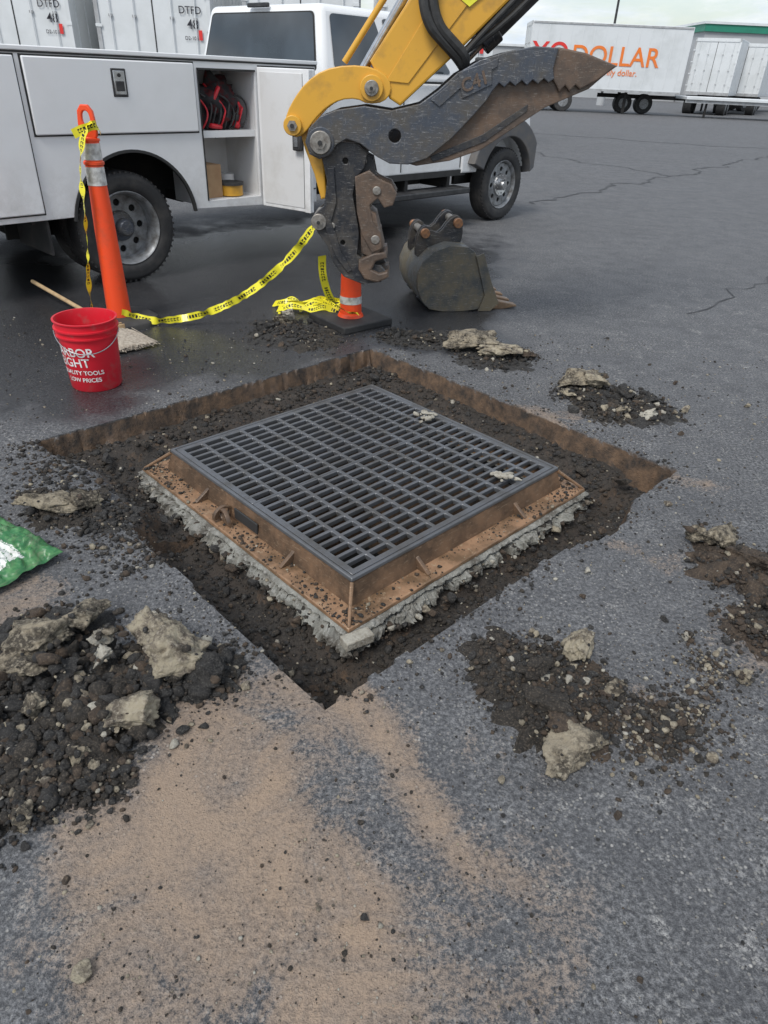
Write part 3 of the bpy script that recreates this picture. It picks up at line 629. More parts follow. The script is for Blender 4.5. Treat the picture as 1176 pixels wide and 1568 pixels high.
fend=[(4.12,.56)]+[(4.12,1.38),(4.5,1.34),(5.2,1.24),(5.36,1.15),(5.42,.9),(5.42,.62)]+arc(4.88,.42,.5,18,164)
for y0,y1 in ((.08,.34),(1.86,2.12)): plate("fender",fend,y0,y1,M_white,T,bevel=.02)
fl=arc(4.88,.42,.70,12,160,24); fl=[(max(min(x,5.44),4.1),z) for x,z in fl]+arc(4.88,.42,.5,160,12,24)
plate("fender_flare",fl,-.02,.12,M_flare,T,bevel=.012); plate("fender_flare_far",fl,2.08,2.2,M_flare,T,bevel=.012)
bb("wheelwell",4.35,5.4,.36,.40,.4,1.1,M_under,T); bb("bumper",5.38,5.55,.1,2.1,.5,.75,M_blk,T,bevel=.03); bb("headlight",5.3,5.43,.12,.4,.85,1.1,M_chrome,T,bevel=.03)
bb("front_core",4.2,5.3,.4,1.8,.5,1.1,M_under,T)
bb("mirror_arm",4.0,4.04,-.1,.12,1.42,1.46,M_blk,T); bb("mirror",3.96,4.06,-.3,-.08,1.32,1.66,M_blk,T,bevel=.02)
me=text_mesh("badge","POWER DIESEL",.07,.002); me.transform(Matrix.Rotation(math.pi/2,4,'X')); o=add("badge",me,M_trail2,T); o.location=(4.15,.074,1.16)
# ------------------------------------------------------------------ excavator arm (outlines traced in view pixels, mapped to an upright plane)
K=.94; AY=4.42
def D(u,v):
    x=-.04+(u-606)*.00395; z=1.187+(203-v)*(.00345 if v<203 else .0037)+(u-606)*.00012
    return (x*K,1.5+(z-1.5)*K)
def DD(l): return [D(*p) for p in l]
EX=empty("excavator_arm",(0,AY,0))
stick=[(566,98),(628,0),(745,-200),(900,-420),(1070,-360),(930,-170),(770,0),(690,84),(612,160),(596,150)]
plate("stick",DD(stick),-.11,.11,M_yel,EX,bevel=.012)
plate("stick_side_rib",DD([(590,125),(640,40),(760,-150),(800,-130),(704,14),(622,128)]),-.118,-.112,M_yel,EX,bevel=.002)
plate("decal",DD([(670,4),(700,26),(742,-10),(716,-40)]),-.1225,-.1185,mat("decal_yellow",(.8,.75,.05),rough=.4),EX,bevel=.0005)
plate("decal_border",DD([(690,10),(700,17),(722,-3),(714,-14)]),-.1245,-.1226,M_let_b,EX,bevel=.0003)
sh=lambda u:u if u<740 else 740+(u-740)*.90
thumb=[(474,213),(480,193),(496,176),(520,166),(560,160),(600,166),(640,156),(665,137),(690,113),(720,95),(760,83),(800,76),(836,78),(832,105),(836,119),
 (828,125),(820,119),(812,127),(803,121),(795,129),(786,122),(777,130),(768,124),(760,132),(751,126),(742,137),(735,150),(718,172),(690,205),(655,234),(628,243),(600,242),(580,232),(555,214),(535,208),(520,216),(512,230),(495,237),(480,230)]
thumb=[(sh(u),v) for u,v in thumb]
hole=lambda u,v,r,n=16:[(D(u,v)[0]+r*math.cos(2*math.pi*i/n),D(u,v)[1]+r*math.sin(2*math.pi*i/n)) for i in range(n)]
plate("thumb_plate",DD(thumb),-.17,-.135,M_steelb,EX,holes=[hole(606,203,.034)],bevel=.005)
plate("thumb_plate_far",DD(thumb),.135,.17,M_steelb,EX,bevel=.005)
inner=[(600,236),(640,246),(690,238),(735,222),(770,200),(830,160),(895,133),(931,101),(880,86),(838,80),(800,100),(740,128),(700,170),(640,215)]
inner=[(sh(u),v) for u,v in inner]
plate("thumb_web",DD(inner),-.125,.125,M_steelr,EX,bevel=.004)
plate("thumb_web_rib",DD([(660,232),(735,200),(796,155),(796,165),(740,210),(665,240)]),-.131,-.124,M_steel,EX,bevel=.002)
tipn=[(800,80),(838,77),(880,84),(932,101),(905,121),(880,134),(872,128),(864,137),(856,129),(848,138),(842,129),(834,120)]
tipn=[(sh(u),v) for u,v in tipn]
plate("thumb_tip",DD(tipn),-.15,-.05,M_steelr,EX,bevel=.008)
plate("thumb_tip_far",DD(tipn),.05,.15,M_steelr,EX,bevel=.008)
plate("thumb_rib",DD([(655,150),(700,112),(745,92),(745,104),(706,124),(668,160)]),-.178,-.17,M_steelb,EX,bevel=.002)
plate("thumb_boss_plate",DD([(690,112),(736,96),(740,128),(700,148)]),-.179,-.172,M_steelb,EX,bevel=.003)
me=text_mesh("cast_letters","C41",.085,.003,.002); me.transform(Matrix.Rotation(math.pi/2,4,'X')); o=add("cast_letters",me,M_steelr,EX); p=D(700,140); o.location=(p[0],-.182,p[1]); o.rotation_euler=(0,math.radians(-22),0)
link=[(443,190),(446,172),(458,150),(475,128),(500,110),(535,103),(572,106),(594,120),(599,140),(588,155),(565,158),(548,150),(525,152),(505,163),(488,180),(474,200),(462,208),(450,204)]
for y0,y1 in ((-.125,-.09),(.09,.125)): plate("bucket_link",smooth_closed(DD(link),1),y0,y1,M_yel,EX,bevel=.006)
plate("yellow_lever",DD([(462,195),(478,186),(492,205),(500,250),(503,298),(494,300),(484,262),(470,225)]),-.075,.075,M_yel,EX,bevel=.01)
coup=[(497,235),(503,220),(520,212),(548,214),(566,228),(562,250),(550,264),(545,290),(551,320),(556,350),(553,384),(572,398),(592,402),(600,412),(594,430),(562,434),(532,422),(514,398),(506,372),(490,350),(482,334),(488,318),(500,308),(505,270)]
for y0,y1 in ((-.13,-.10),(.10,.13)): plate("coupler_plate",DD(coup),y0,y1,M_steel,EX,bevel=.005,holes=[hole(533,240,.016),hole(530,365,.014)])
coup2=[(520,224),(548,224),(574,236),(580,262),(566,282),(560,300),(566,330),(572,372),(592,384),(598,396),(578,404),(556,404),(530,385),(514,330),(518,280)]
for y0,y1 in ((-.085,-.06),(.06,.085)): plate("coupler_inner_plate",DD(coup2),y0,y1,M_steel,EX,bevel=.005)
plate("coupler_core",DD([(515,222),(545,222),(556,262),(544,300),(556,340),(556,395),(540,405),(520,380),(508,330),(515,280)]),-.055,.055,M_steel,EX,bevel=.008)
jaw=[(548,262),(570,252),(584,264),(604,272),(613,286),(608,304),(594,308),(584,294),(572,304),(577,330),(590,345),(594,372),(577,380),(560,350),(552,315)]
for y0,y1 in ((-.16,-.135),(-.05,-.02),(.02,.06)): plate("coupler_jaw",DD(jaw),y0,y1,M_steelr,EX,bevel=.006)
plate("coupler_jaw_mid",DD([(556,300),(582,318),(596,370),(580,392),(560,380)]),-.15,.05,M_steelr,EX,bevel=.01)
plate("coupler_hook",DD([(556,392),(580,380),(600,378),(602,388),(584,394),(578,408),(590,414),(604,410),(606,420),(588,430),(566,424),(556,408)]),-.155,.12,M_steelr,EX,bevel=.01)
plate("stiffener",DD([(506,250),(516,250),(520,300),(512,330),(528,380),(545,410),(538,414),(518,386),(500,334),(508,300)]),-.142,-.131,M_steel,EX,bevel=.003)
def pin(u,v,r,y0,y1,m,nm="pin",cap=True):
    x,z=D(u,v); cyl(nm,(x,y0,z),(x,y1,z),r,m,EX,bevel=.004)
    if cap: cyl(nm+"_head",(x,y0-.012,z),(x,y0,z),r*.55,M_pinst,EX,n=6); cyl(nm+"_dot",(x,y0-.02,z),(x,y0-.01,z),r*.22,M_gap,EX,n=10)
pin(497,213,.058,-.195,.195,M_pinst); pin(497,213,.075,-.178,.178,M_steelb,"boss",False)
pin(492,332,.045,-.15,.15,M_pinst); pin(455,190,.05,-.15,.15,M_yel); pin(570,135,.062,-.15,.15,M_yel); pin(570,135,.038,-.165,.15,M_pinst)
pin(513,338,.018,-.14,.14,M_pinst,cap=False); pin(582,282,.024,-.17,.1,M_pinst,cap=False); pin(582,358,.026,-.165,.1,M_pinst,cap=False); pin(560,240,.02,-.1,.1,M_pinst,cap=False)
def lp(u,v,y): x,z=D(u,v); return (x,y,z)
cyl("bucket_ram_rod",lp(555,110,0),lp(640,-40,0),.024,M_chrome,EX); cyl("bucket_ram_guard",lp(530,100,-.1),lp(600,-10,-.1),.016,M_yel,EX); cyl("bucket_ram",lp(620,-20,0),lp(760,-260,0),.055,M_yel,EX)
cyl("thumb_ram",lp(735,50,0),lp(905,-130,0),.072,M_blk,EX); cyl("thumb_ram_rod",lp(700,92,0),lp(745,42,0),.035,M_chrome,EX); cyl("thumb_ram_head",lp(720,68,0),lp(740,48,0),.08,M_steel,EX,bevel=.006)
for k,dx in enumerate((0,12)):
    tube("hose",[lp(632+dx,-40,-.15),lp(634+dx,10,-.17),lp(645+dx,50,-.18),lp(668+dx,72,-.17),lp(690+dx,92,-.14),lp(700,105,-.1)],.028,M_hose,EX)
tube("hose",[lp(690,90,-.14),lp(735,60,-.13),lp(790,5,-.12),lp(860,-70,-.1)],.016,M_hose,EX)
tube("hose",[lp(698,86,-.15),lp(730,48,-.15),lp(780,-5,-.14),lp(850,-80,-.12)],.013,M_hose,EX)
tube("hose",[lp(700,98,.1),lp(760,20,.1),lp(830,-60,.1)],.02,M_hose,EX)
# ------------------------------------------------------------------ excavator bucket on ground
BK=empty("excavator_bucket",(.28,5.16,0),math.radians(13))
W=.56
prof=[(.24,.46),(.10,.47),(-.02,.43),(-.09,.36),(-.125,.27),(-.12,.17),(-.08,.08),(-.02,.02),(.08,-.0),(.25,.0),(.44,.02)]
inn=[(.24,.435),(.10,.445),(-.0,.41),(-.065,.345),(-.1,.26),(-.095,.175),(-.06,.095),(-.01,.045),(.08,.022),(.25,.02),(.44,.032)]
v=[];f=[];m=len(prof)
for y in (0,W):
    v+=[(x,y,z) for x,z in prof]; v+=[(x,y,z) for x,z in inn]
for i in range(m-1):
    f.append((i,i+1,2*m+i+1,2*m+i)); f.append((m+i,3*m+i,3*m+i+1,m+i+1))
f.append((0,2*m,3*m,m)); f.append((m-1,2*m-1,4*m-1,3*m-1))
M_bks=steel("bucket_shell_steel",(.125,.135,.14),(.17,.15,.11),(.34,.32,.29),4)
M_bkp=steel("bucket_side_steel",(.085,.09,.09),(.18,.15,.10),(.28,.26,.23),3.5)
mesh("shell",v,f,M_bks,BK,smooth=True,ang=25)
sp=prof+[(.47,.07),(.43,.2),(.36,.33),(.29,.43)]
for y0,y1 in ((-.022,.0),(W,W+.022)): plate("side_plate",sp,y0,y1,M_bkp,BK,bevel=.003)
plate("side_cutter",[(.30,.40),(.36,.42),(.44,.22),(.52,.06),(.46,.0),(.36,.0),(.40,.12)],-.034,-.02,M_bkp,BK,bevel=.003)
bb("lip",.42,.52,-.01,W+.01,.012,.036,M_tooth,BK,bevel=.004)
for k in range(4):
    y=.05+k*(W-.1)/3
    plate("tooth",[(.46,-.002),(.46,.06),(.52,.065),(.68,.03),(.69,.015),(.56,-.004)],y-.035,y+.035,M_tooth,BK,bevel=.008)
for y in (.15,.19,.37,.41): plate("ear",smooth_closed([(-.1,.33),(-.11,.47),(-.08,.56),(-.03,.58),(.02,.53),(.07,.53),(.13,.62),(.19,.65),(.23,.61),(.24,.5),(.22,.44),(.05,.42)],1),y-.012,y+.012,M_steel,BK,bevel=.003)
for x,z in ((-.055,.53),(.185,.60)):
    cyl("pin",(x,.11,z),(x,.45,z),.026,M_pinst,BK); cyl("pin_head",(x,.09,z),(x,.125,z),.034,M_pin,BK,bevel=.004); cyl("pin_head",(x,.435,z),(x,.47,z),.034,M_pin,BK,bevel=.004)
for y in (.1,.28,.46): plate("wear_strip",[(-.09,.08),(-.02,.01),(.08,-.006),(.3,-.006),(.3,.0),(.08,.0),(-.01,.02),(-.08,.085)],y-.02,y+.02,M_steelb,BK,bevel=.001)
# ------------------------------------------------------------------ delineator posts
def delineator(x,y,h,basehex=True,lean=(0,0)):
    P=empty("delineator_post",(x,y,0)); P.rotation_euler=(lean[0],lean[1],0)
    lathe("post",[(.078,.03),(.075,.1),(.062,h*.5),(.054,h*.66),(.05,h*.85),(.034,h*.87)],M_orange,P)
    for z0,z1 in ((.665,.745),(.775,.845)): lathe("band",[(.0565-(z0-.665)*.02,h*z0),(.0545-(z0-.665)*.02,h*z1)],M_refl,P)
    if not basehex: lathe("band",[(.077,.14),(.0755,.19)],M_refl,P)
    lathe("rib",[(.05,h*.75),(.06,h*.755),(.06,h*.766),(.05,h*.771)],M_orange,P)
    lathe("rib",[(.05,h*.85),(.056,h*.853),(.056,h*.862),(.03,h*.87)],M_orange,P)
    plate("grip_loop",smooth_closed([(-.045,h*.86),(.045,h*.86),(.055,h*.9),(.042,h),(-.042,h),(-.055,h*.9)],1),-.014,.014,M_orange,P,holes=[smooth_closed([(-.024,h*.915),(.024,h*.915),(.022,h*.975),(-.022,h*.975)],2)],bevel=.006)
    return P
P1=delineator(-1.85,4.58,1.27)
mesh("base",[(.26*math.cos(t)*k,.26*math.sin(t)*k,z) for z,k in ((0.0,1),(.03,.97),(.045,.85)) for t in [math.pi*i/4+.39 for i in range(8)]],[tuple(range(16,24))]+[(r*8+i,r*8+(i+1)%8,(r+1)*8+(i+1)%8,(r+1)*8+i) for r in range(2) for i in range(8)],M_rub,P1,bevel=.004)
P2=delineator(-.30,4.80,.98,False)
box("base",(0,0,.024),(.42,.42,.048),M_rub,P2,rot=(0,0,.72),bevel=.008)
cyl("collar",(0,0,.04),(0,0,.07),.095,M_orange,P2,r2=.08)
TP=empty("caution_tape",(0,0,0))
ribbon("span",[(-1.80,4.50,.09),(-1.6,4.52,.035),(-1.33,4.55,.07),(-1.1,4.55,.16),(-.88,4.52,.30),(-.66,4.47,.50),(-.50,4.42,.70)],.05,M_tape,TP,n=120,wob=.5)
ribbon("wrap",[(-1.79,4.50,1.19),(-1.84,4.49,1.14),(-1.90,4.49,.95),(-1.91,4.47,.75),(-1.94,4.48,.5),(-1.965,4.46,.3),(-1.975,4.45,.08)],.05,M_tape,TP,up=(1,-.5,0),twist=1.2,n=80)
ribbon("wrap_top",[(-1.92,4.52,1.12),(-1.84,4.49,1.15),(-1.78,4.53,1.17),(-1.80,4.62,1.13)],.05,M_tape,TP,n=16)
ribbon("drop",[(-.46,4.44,.52),(-.46,4.5,.38),(-.42,4.58,.22),(-.33,4.66,.12),(-.24,4.70,.09)],.05,M_tape,TP,up=(.5,0,.8),twist=1.5,n=40)
for k in range(8):
    a=rng.uniform(-.5,.5); x=-.62+rng.uniform(-.10,.12); y=5.0+rng.uniform(-.1,.08)
    ribbon("heap",[(x-.18,y+.02*k-.05,.02),(x-.08,y-.05*a,.05+.03*rng.random()),(x+.05,y+.06*a,.04),(x+.15,y-.12*a,.08),(x+.25,y-.05,.05)],.05,M_tape,TP,up=(0,1,.6*a),twist=a*5,n=30)
# ------------------------------------------------------------------ red plastic bucket
RB=empty("red_bucket",(-1.60,3.50,0))
H=.37
lathe("pail",[(.001,.004),(.122,.0),(.13,.01),(.146,H-.085),(.157,H-.083),(.158,H-.075),(.148,H-.073),(.15,H-.05),(.161,H-.048),(.161,H-.04),(.151,H-.038),(.153,H-.01),(.16,H-.006),(.16,H),(.15,H),(.147,H-.02),(.125,.012),(.001,.012)],M_redd,RB,n=72)
def wraptext(s,size,zc,ang0,bold=0):
    me=text_mesh("lettering",s,size,0,bold)
    bm=bmesh.new(); bm.from_mesh(me); bmesh.ops.subdivide_edges(bm,edges=[e for e in bm.edges if e.calc_length()>.008],cuts=2); bmesh.ops.triangulate(bm,faces=bm.faces)
    for v in bm.verts:
        z=zc+v.co.y; r=.13+(z-.01)/(H-.095)*.016+.0024; a=ang0+v.co.x/r
        v.co=Vector((r*math.cos(a),r*math.sin(a),z))
    bm.to_mesh(me); bm.free(); add("lettering",me,M_lett,RB)
vd=math.atan2(-3.5,1.62)
wraptext("HARBOR",.066,.20,vd-1.75,.0009); wraptext("FREIGHT",.066,.145,vd-1.95,.0009); wraptext("QUALITY TOOLS",.032,.102,vd-1.45,.0005); wraptext("LOW PRICES",.032,.062,vd-1.15,.0005)
hz=H-.05
tube("bail",[(.160*math.cos(t+.3),.160*math.sin(t+.3),hz+.1*math.sin(t)) for t in np.linspace(-math.pi+.1,-.1,16)],.003,M_chrome,RB)
# ------------------------------------------------------------------ broom
BR=empty("broom",(0,0,0))
cyl("handle",(-2.66,5.09,.10),(-1.78,4.27,.06),.014,M_wood,BR)
hd=Vector((.707,-.707,0)).normalized(); pr=Vector((.707,.707,0))
p0=Vector((-1.80,4.28,.06))
v=[];f=[]
secs=[(0,.025,.03),(.06,.05,.035),(.14,.09,.03),(.30,.14,.02),(.34,.145,.012)]
for L_,w_,t_ in secs:
    for i in range(24):
        a=2*math.pi*i/24; pp=p0+hd*(L_+(.01*math.sin(i*5.1) if L_>.3 else 0))+pr*(w_*math.cos(a)); pp.z=max(.002,.055-.10*L_)+t_*math.sin(a)*.9; v.append(pp)
for r in range(len(secs)-1):
    for i in range(24): j=(i+1)%24; f.append((r*24+i,r*24+j,(r+1)*24+j,(r+1)*24+i))
f.append(tuple(range(96,120)))
mesh("bristles",v,f,M_brist,BR,smooth=True)
for i in range(70):
    t=rng.uniform(-1,1); q0=p0+hd*.12+pr*(.085*t); q1=p0+hd*(.34+rng.uniform(0,.03))+pr*(.15*t+rng.normal(0,.006)); q0.z=.06+rng.uniform(-.01,.01); q1.z=.02+rng.uniform(-.01,.015); cyl("straw",q0,q1,.0022,M_brist,BR,n=5)
for L_ in (.05,.09): box("stitch",p0+hd*L_+Vector((0,0,-.0)),(.012,.11,.065),M_wood,BR,rot=(0,0,math.radians(-45)),bevel=.004)
# ------------------------------------------------------------------ seed bag
M_bag,nt,b=newmat("seed_bag_print"); co_=N(nt,'ShaderNodeTexCoord').outputs['Generated']; sx=N(nt,'ShaderNodeSeparateXYZ'); nt.links.new(co_,sx.inputs[0])
nz=noisetex(nt,7,5,.6,co_)
c=mixc(nt,ramp(nt,nz,[(.45,0.),(.6,1.)]),(.025,.14,.045),(.075,.23,.08))
lab=mth(nt,'MULTIPLY',mth(nt,'GREATER_THAN',sx.outputs[1],.30),mth(nt,'LESS_THAN',sx.outputs[1],.70)); lab=mth(nt,'MULTIPLY',lab,mth(nt,'LESS_THAN',mth(nt,'ADD',sx.outputs[0],mth(nt,'MULTIPLY',nz,.1)),.96))
c=mixc(nt,lab,c,(.66,.67,.64)); 
yl=mth(nt,'MULTIPLY',mth(nt,'GREATER_THAN',sx.outputs[1],.2),mth(nt,'LESS_THAN',sx.outputs[1],.3)); c=mixc(nt,mth(nt,'MULTIPLY',yl,ramp(nt,nz,[(.4,1.),(.5,0.)])),c,(.6,.42,.04))
tx=mth(nt,'MULTIPLY',lab,mth(nt,'GREATER_THAN',mth(nt,'FRACT',mth(nt,'MULTIPLY',sx.outputs[1],20.)),.62)); tx=mth(nt,'MULTIPLY',tx,mth(nt,'GREATER_THAN',noisetex(nt,45,1,.5,co_),.5))
c=mixc(nt,tx,c,(.1,.2,.12))
c=mixc(nt,ramp(nt,noisetex(nt,9,6,.7,co_),[(.5,0.),(.75,.6)]),c,(.22,.18,.14))
nt.links.new(c,b.inputs['Base Color']); b.inputs['Roughness'].default_value=.38
v=[];f=[];nu,nv=110,80
for sgn in (1,-1):
    for i in range(nu+1):
        for j in range(nv+1):
            x=(i/nu-.5);y=(j/nv-.5); e=max(0,(1-(2*abs(x))**4))*max(0,(1-(2*abs(y))**4))
            z=.055*e**.5*(1 if sgn>0 else .25)*sgn
            if sgn>0: z+=(.026*mnoise.fractal(Vector((x*5,y*4,1)),.7,2,4)-.022*abs(mnoise.noise(Vector((x*11+y*4,y*6-x*5,4))))-.016*abs(mnoise.noise(Vector((x*26+y*9,y*16+x*8,9)))))*(e**.3)
            rr=1+.05*mnoise.noise(Vector((x*5,y*5,7)))
            v.append((x*.60*rr,y*.36*rr,z+.012*mnoise.noise(Vector((x*9,y*9,2)))*(1-e)))
    o0=0 if sgn>0 else (nu+1)*(nv+1)
    for i in range(nu):
        for j in range(nv):
            a=o0+i*(nv+1)+j; qd=(a,a+nv+1,a+nv+2,a+1); f.append(qd if sgn>0 else qd[::-1])
o=mesh("seed_bag",v,f,M_bag,None,smooth=True,ang=180); o.location=(-1.475,1.93,.03); o.rotation_euler=(0,0,math.radians(-32))
# ------------------------------------------------------------------ parking-lot crack sealant lines
M_tar=mat("crack_sealant",(.045,.045,.048),(.075,.075,.08),6,.75)
CS=empty("crack_sealant")
def sealant(pts,w):
    P=[]
    for i in range(len(pts)-1):
        k=max(2,int(math.dist(pts[i],pts[i+1])/.12))
        for j in range(k): t=j/k; P.append((pts[i][0]*(1-t)+pts[i+1][0]*t,pts[i][1]*(1-t)+pts[i+1][1]*t))
    P.append(pts[-1]); v=[];f=[]
    for i,p in enumerate(P):
        a=P[max(i-1,0)];b2=P[min(i+1,len(P)-1)];d=Vector((b2[0]-a[0],b2[1]-a[1])).normalized()
        ww=w*(.5+1.1*abs(mnoise.noise(Vector((p[0]*2.3,p[1]*2.3,0))))); ox=.3*mnoise.fractal(Vector((p[0]*.8,p[1]*.8,3)),.6,2,4)
        v+=[(p[0]-d.y*(ww+ox),p[1]+d.x*(ww+ox),.005),(p[0]+d.y*(ww-ox),p[1]-d.x*(ww-ox),.005)]
        if i: f.append((2*i-2,2*i-1,2*i+1,2*i))
    return mesh("line",v,f,M_tar,CS)
sealant([(1.9,10.6),(3.3,12.5),(5.3,14.9),(7.6,18.),(10.5,21.7),(16,27)],.035)
sealant([(5.3,14.9),(3.6,17.5),(2.4,22)],.03); sealant([(3,26),(8,24),(14,22.5),(20,22)],.045)
sealant([(4.6,8.4),(3.53,6.76),(2.95,6.1),(2.3,5.4)],.010)
# ------------------------------------------------------------------ trailers
def trailer(x,y,w=2.6,L=13.,rz=0,txt=True,h=4.1,zb=1.05):
    P=empty("semi_trailer",(x,y,0),rz)
    bb("box",-w/2,w/2,0,L,zb,h,M_trail,P,bevel=.03)
    for a,b_ in ((-w/2,-w/2+.09),(w/2-.09,w/2)): bb("corner_post",a,b_,-.03,.0,zb,h,M_trail2 if a<0 else M_trail,P)
    bb("header",-w/2,w/2,-.03,0,h-.18,h,M_trail,P); bb("sill",-w/2,w/2,-.05,0,zb,zb+.16,M_trail2,P)
    bb("door_seam",-.012,.012,-.012,0,zb+.16,h-.18,M_gap,P)
    for sx_ in (-.95,-.42,.42,.95):
        cyl("lock_rod",(sx_,-.045,zb+.1),(sx_,-.045,h-.1),.014,M_trail,P,n=8)
        for z in (1.6,2.3,3.1): bb("rod_guide",sx_-.04,sx_+.04,-.05,0,z,z+.05,M_trail2,P)
    for sx_ in (-w/2+.06,w/2-.06):
        for z in (1.5,2.1,2.7,3.3): bb("hinge",sx_-.07,sx_+.07,-.04,-.028,z,z+.06,M_trail,P)
    n_=int(L/.6)
    for sd in (-1,1):
        for k in range(n_): bb("rib",sd*(w/2+.004)-.01,sd*(w/2+.004)+.01,.3+k*.6,.34+k*.6,zb+.2,h-.15,M_trail,P)
    for yy in (.9,2.2):
        for sd in (-1,1):
            cyl("tire",(sd*.75,yy,.5),(sd*1.25,yy,.5),.5,M_rub,P,n=28,bevel=.03); cyl("wheel_rim",(sd*1.22,yy,.5),(sd*1.26,yy,.5),.27,M_rim,P,n=20)
    bb("bogie",-.5,.5,.3,2.8,.6,1.05,M_under,P)
    for sd in (-1,1): bb("landing_leg",sd*.8-.06,sd*.8+.06,L-2.9,L-2.75,.05,1.05,M_under,P)
    if txt:
        for s_,xx,z,sz in (("DTFD",w/2-.72,2.42,.2),("48",w/2-.55,2.14,.26),("D2-105",w/2-.62,1.93,.1)):
            me=text_mesh("unit_number",s_,sz,0,.001); me.transform(Matrix.Rotation(math.pi/2,4,'X')); o=add("unit_number",me,M_let_b,P); o.location=(xx,-.034,z)
        bb("sticker",w/2-.30,w/2-.22,-.036,-.031,1.93,2.12,M_let_r,P)
    return P
for x in (-12.1,-8.93,-5.75,-2.4,.7): trailer(x,19,rz=math.radians(3) if x>-6 else 0)
P=trailer(15.2,0,L=8.5,txt=False)
P.rotation_euler=(0,0,math.radians(-90-2)); P.location=(6.75,46.2,0)
for s_,yy,z,sz,m_,b0 in (("DOLLAR",2.25,2.25,1.24,M_let_o,.012),("XO",.10,2.3,1.3,M_let_r,.015),("ly family dollar.",3.4,1.80,.42,M_let_o,.003)):
    me=text_mesh("lettering",s_,sz,0,b0,1.0); me.transform(Matrix.Translation((1.325,yy,z))@Matrix.Rotation(math.pi/2,4,'Z')@Matrix.Rotation(math.pi/2,4,'X')); o=add("lettering",me,m_,P)
bb("rail_strip",1.3,1.33,.05,8.45,1.05,1.15,M_trail2,P); bb("top_strip",1.3,1.33,.05,8.45,4.0,4.08,M_trail2,P)
P=trailer(0,0,L=8.5,txt=False,h=3.95); P.location=(18.6,50,0); P.rotation_euler=(0,0,math.radians(-28))
P=trailer(0,0,L=8.5,txt=False,h=3.9); P.location=(21.7,53,0); P.rotation_euler=(0,0,math.radians(-28))
P=trailer(0,0,L=12,txt=False,h=4.1); P.location=(24.6,62,0); P.rotation_euler=(0,0,math.radians(-60))
P=empty("flatbed_trailer",(15.6,44.5,0),math.radians(-2)); bb("deck",0,9,0,2.4,.85,1.0,M_trail,P,bevel=.02); bb("rail",0,9,.1,.2,.7,.85,M_trail2,P)
for x in (5.2,6.4): cyl("tire",(x,.1,.45),(x,.4,.45),.45,M_rub,P,n=24,bevel=.03)
bb("leg",1.2,1.3,.3,.4,0,.85,M_under,P)
P=empty("trailer_chassis",(12.7,46.5,0)); 
for x in (.0,1.2): cyl("tire",(x,0,.5),(x,.5,.5),.5,M_rub,P,n=24,bevel=.03); cyl("rim",(x,-.02,.5),(x,.0,.5),.26,M_rim,P,n=16)
bb("frame",-1.5,4,.1,.3,.75,.95,M_under,P)
M_wall=mat("warehouse_wall",(.42,.43,.44),(.36,.37,.38),.3,.8); M_green=mat("green_fascia",(.02,.22,.14),(.02,.18,.12),1,.5)
WH=empty("warehouse",(0,0,0))
bb("main_wall",29,120,82,110,0,6.0,M_wall,WH); bb("fascia",28.8,120.2,81.8,110,6.0,6.6,M_green,WH); bb("coping",28.7,120.3,81.7,110,6.6,6.8,M_trail,WH)
bb("low_wing",-60,28.8,86,110,0,4.2,M_wall,WH); bb("low_coping",-60,28.7,85.8,110,4.2,4.4,M_trail,WH)
for k in range(12): bb("dock_door",-40+k*5.6,-37+k*5.6,85.9,86,1.1,3.8,M_trail2,WH)
LP=empty("light_pole",(14.7,60,0)); cyl("shaft",(0,0,0),(0,0,9.),.1,M_blk,LP,r2=.07); bb("arm",-.9,.9,-.05,.05,8.9,9.0,M_blk,LP); bb("lamp_head",-1.3,-.6,-.2,.2,8.85,9.0,M_blk,LP,bevel=.03); bb("lamp_head",.6,1.3,-.2,.2,8.85,9.0,M_blk,LP,bevel=.03); cyl("footing",(0,0,0),(0,0,.7),.3,M_wall,LP)
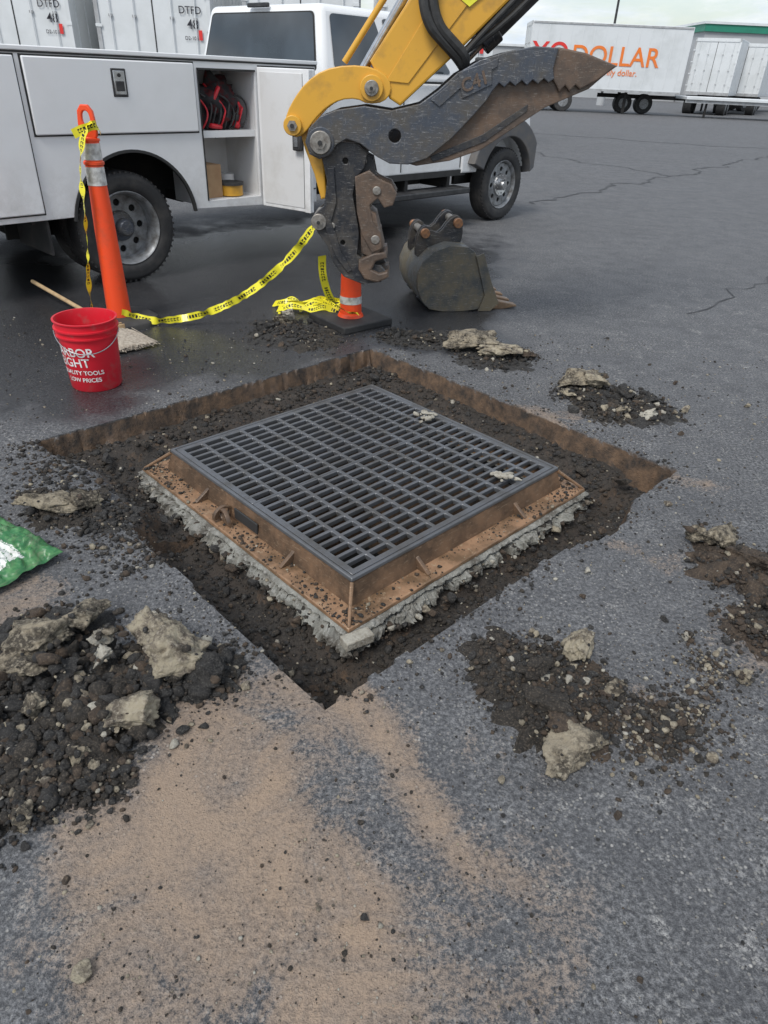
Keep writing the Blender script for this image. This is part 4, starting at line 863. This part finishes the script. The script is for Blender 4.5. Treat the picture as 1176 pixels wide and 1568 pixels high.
# ------------------------------------------------------------------ world & sun
w=bpy.data.worlds.new("World"); S.world=w; w.use_nodes=True; nt=w.node_tree; bg=nt.nodes['Background']
SE,SA=math.radians(52),math.radians(-150)
sky=N(nt,'ShaderNodeTexSky'); sky.sky_type='NISHITA'; sky.sun_disc=False; sky.sun_elevation=SE; sky.sun_rotation=SA; sky.air_density=1.2; sky.dust_density=1.5
tc=N(nt,'ShaderNodeTexCoord'); mp=N(nt,'ShaderNodeMapping'); mp.inputs['Scale'].default_value=(1,1,3.4); nt.links.new(tc.outputs['Generated'],mp.inputs[0])
cf=ramp(nt,noisetex(nt,5.5,7,.6,mp.outputs[0],.4),[(.40,.3),(.58,1.)])
cc=ramp(nt,noisetex(nt,8,6,.6,mp.outputs[0]),[(.32,(4.2,5.1,6.2)),(.62,(6.9,7.1,7.3))])
nt.links.new(mixc(nt,cf,sky.outputs[0],cc),bg.inputs[0]); bg.inputs[1].default_value=.15
sd=bpy.data.lights.new("sun",'SUN'); sd.energy=2.5; sd.angle=math.radians(20); sd.color=(1,.97,.92); so=bpy.data.objects.new("sun",sd); COL.objects.link(so)
sunv=Vector((math.sin(SA)*math.cos(SE),math.cos(SA)*math.cos(SE),math.sin(SE)))
so.rotation_mode='QUATERNION'; so.rotation_quaternion=sunv.to_track_quat('Z','Y')
# ------------------------------------------------------------------ camera
cam=bpy.data.cameras.new("camera"); cam.sensor_fit='VERTICAL'; cam.sensor_height=36; cam.lens=1050/1568*36; cam.clip_start=.05; cam.clip_end=1500
th=math.radians(32.7);ro=.047
R0=Vector((1,0,0));U0=Vector((0,math.sin(th),math.cos(th)));F=Vector((0,math.cos(th),-math.sin(th)))
Rr=R0*math.cos(ro)+U0*math.sin(ro); Uu=-math.sin(ro)*R0+math.cos(ro)*U0
mw=Matrix((( Rr.x,Uu.x,-F.x,0),(Rr.y,Uu.y,-F.y,0),(Rr.z,Uu.z,-F.z,1.5),(0,0,0,1)))
co=bpy.data.objects.new("camera",cam); COL.objects.link(co); co.matrix_world=mw
for o in list(COL.objects): S.collection.objects.link(o)
bpy.data.collections.remove(COL)
S.camera=co
S.view_settings.view_transform='Standard'; S.view_settings.look='None'; S.view_settings.exposure=0
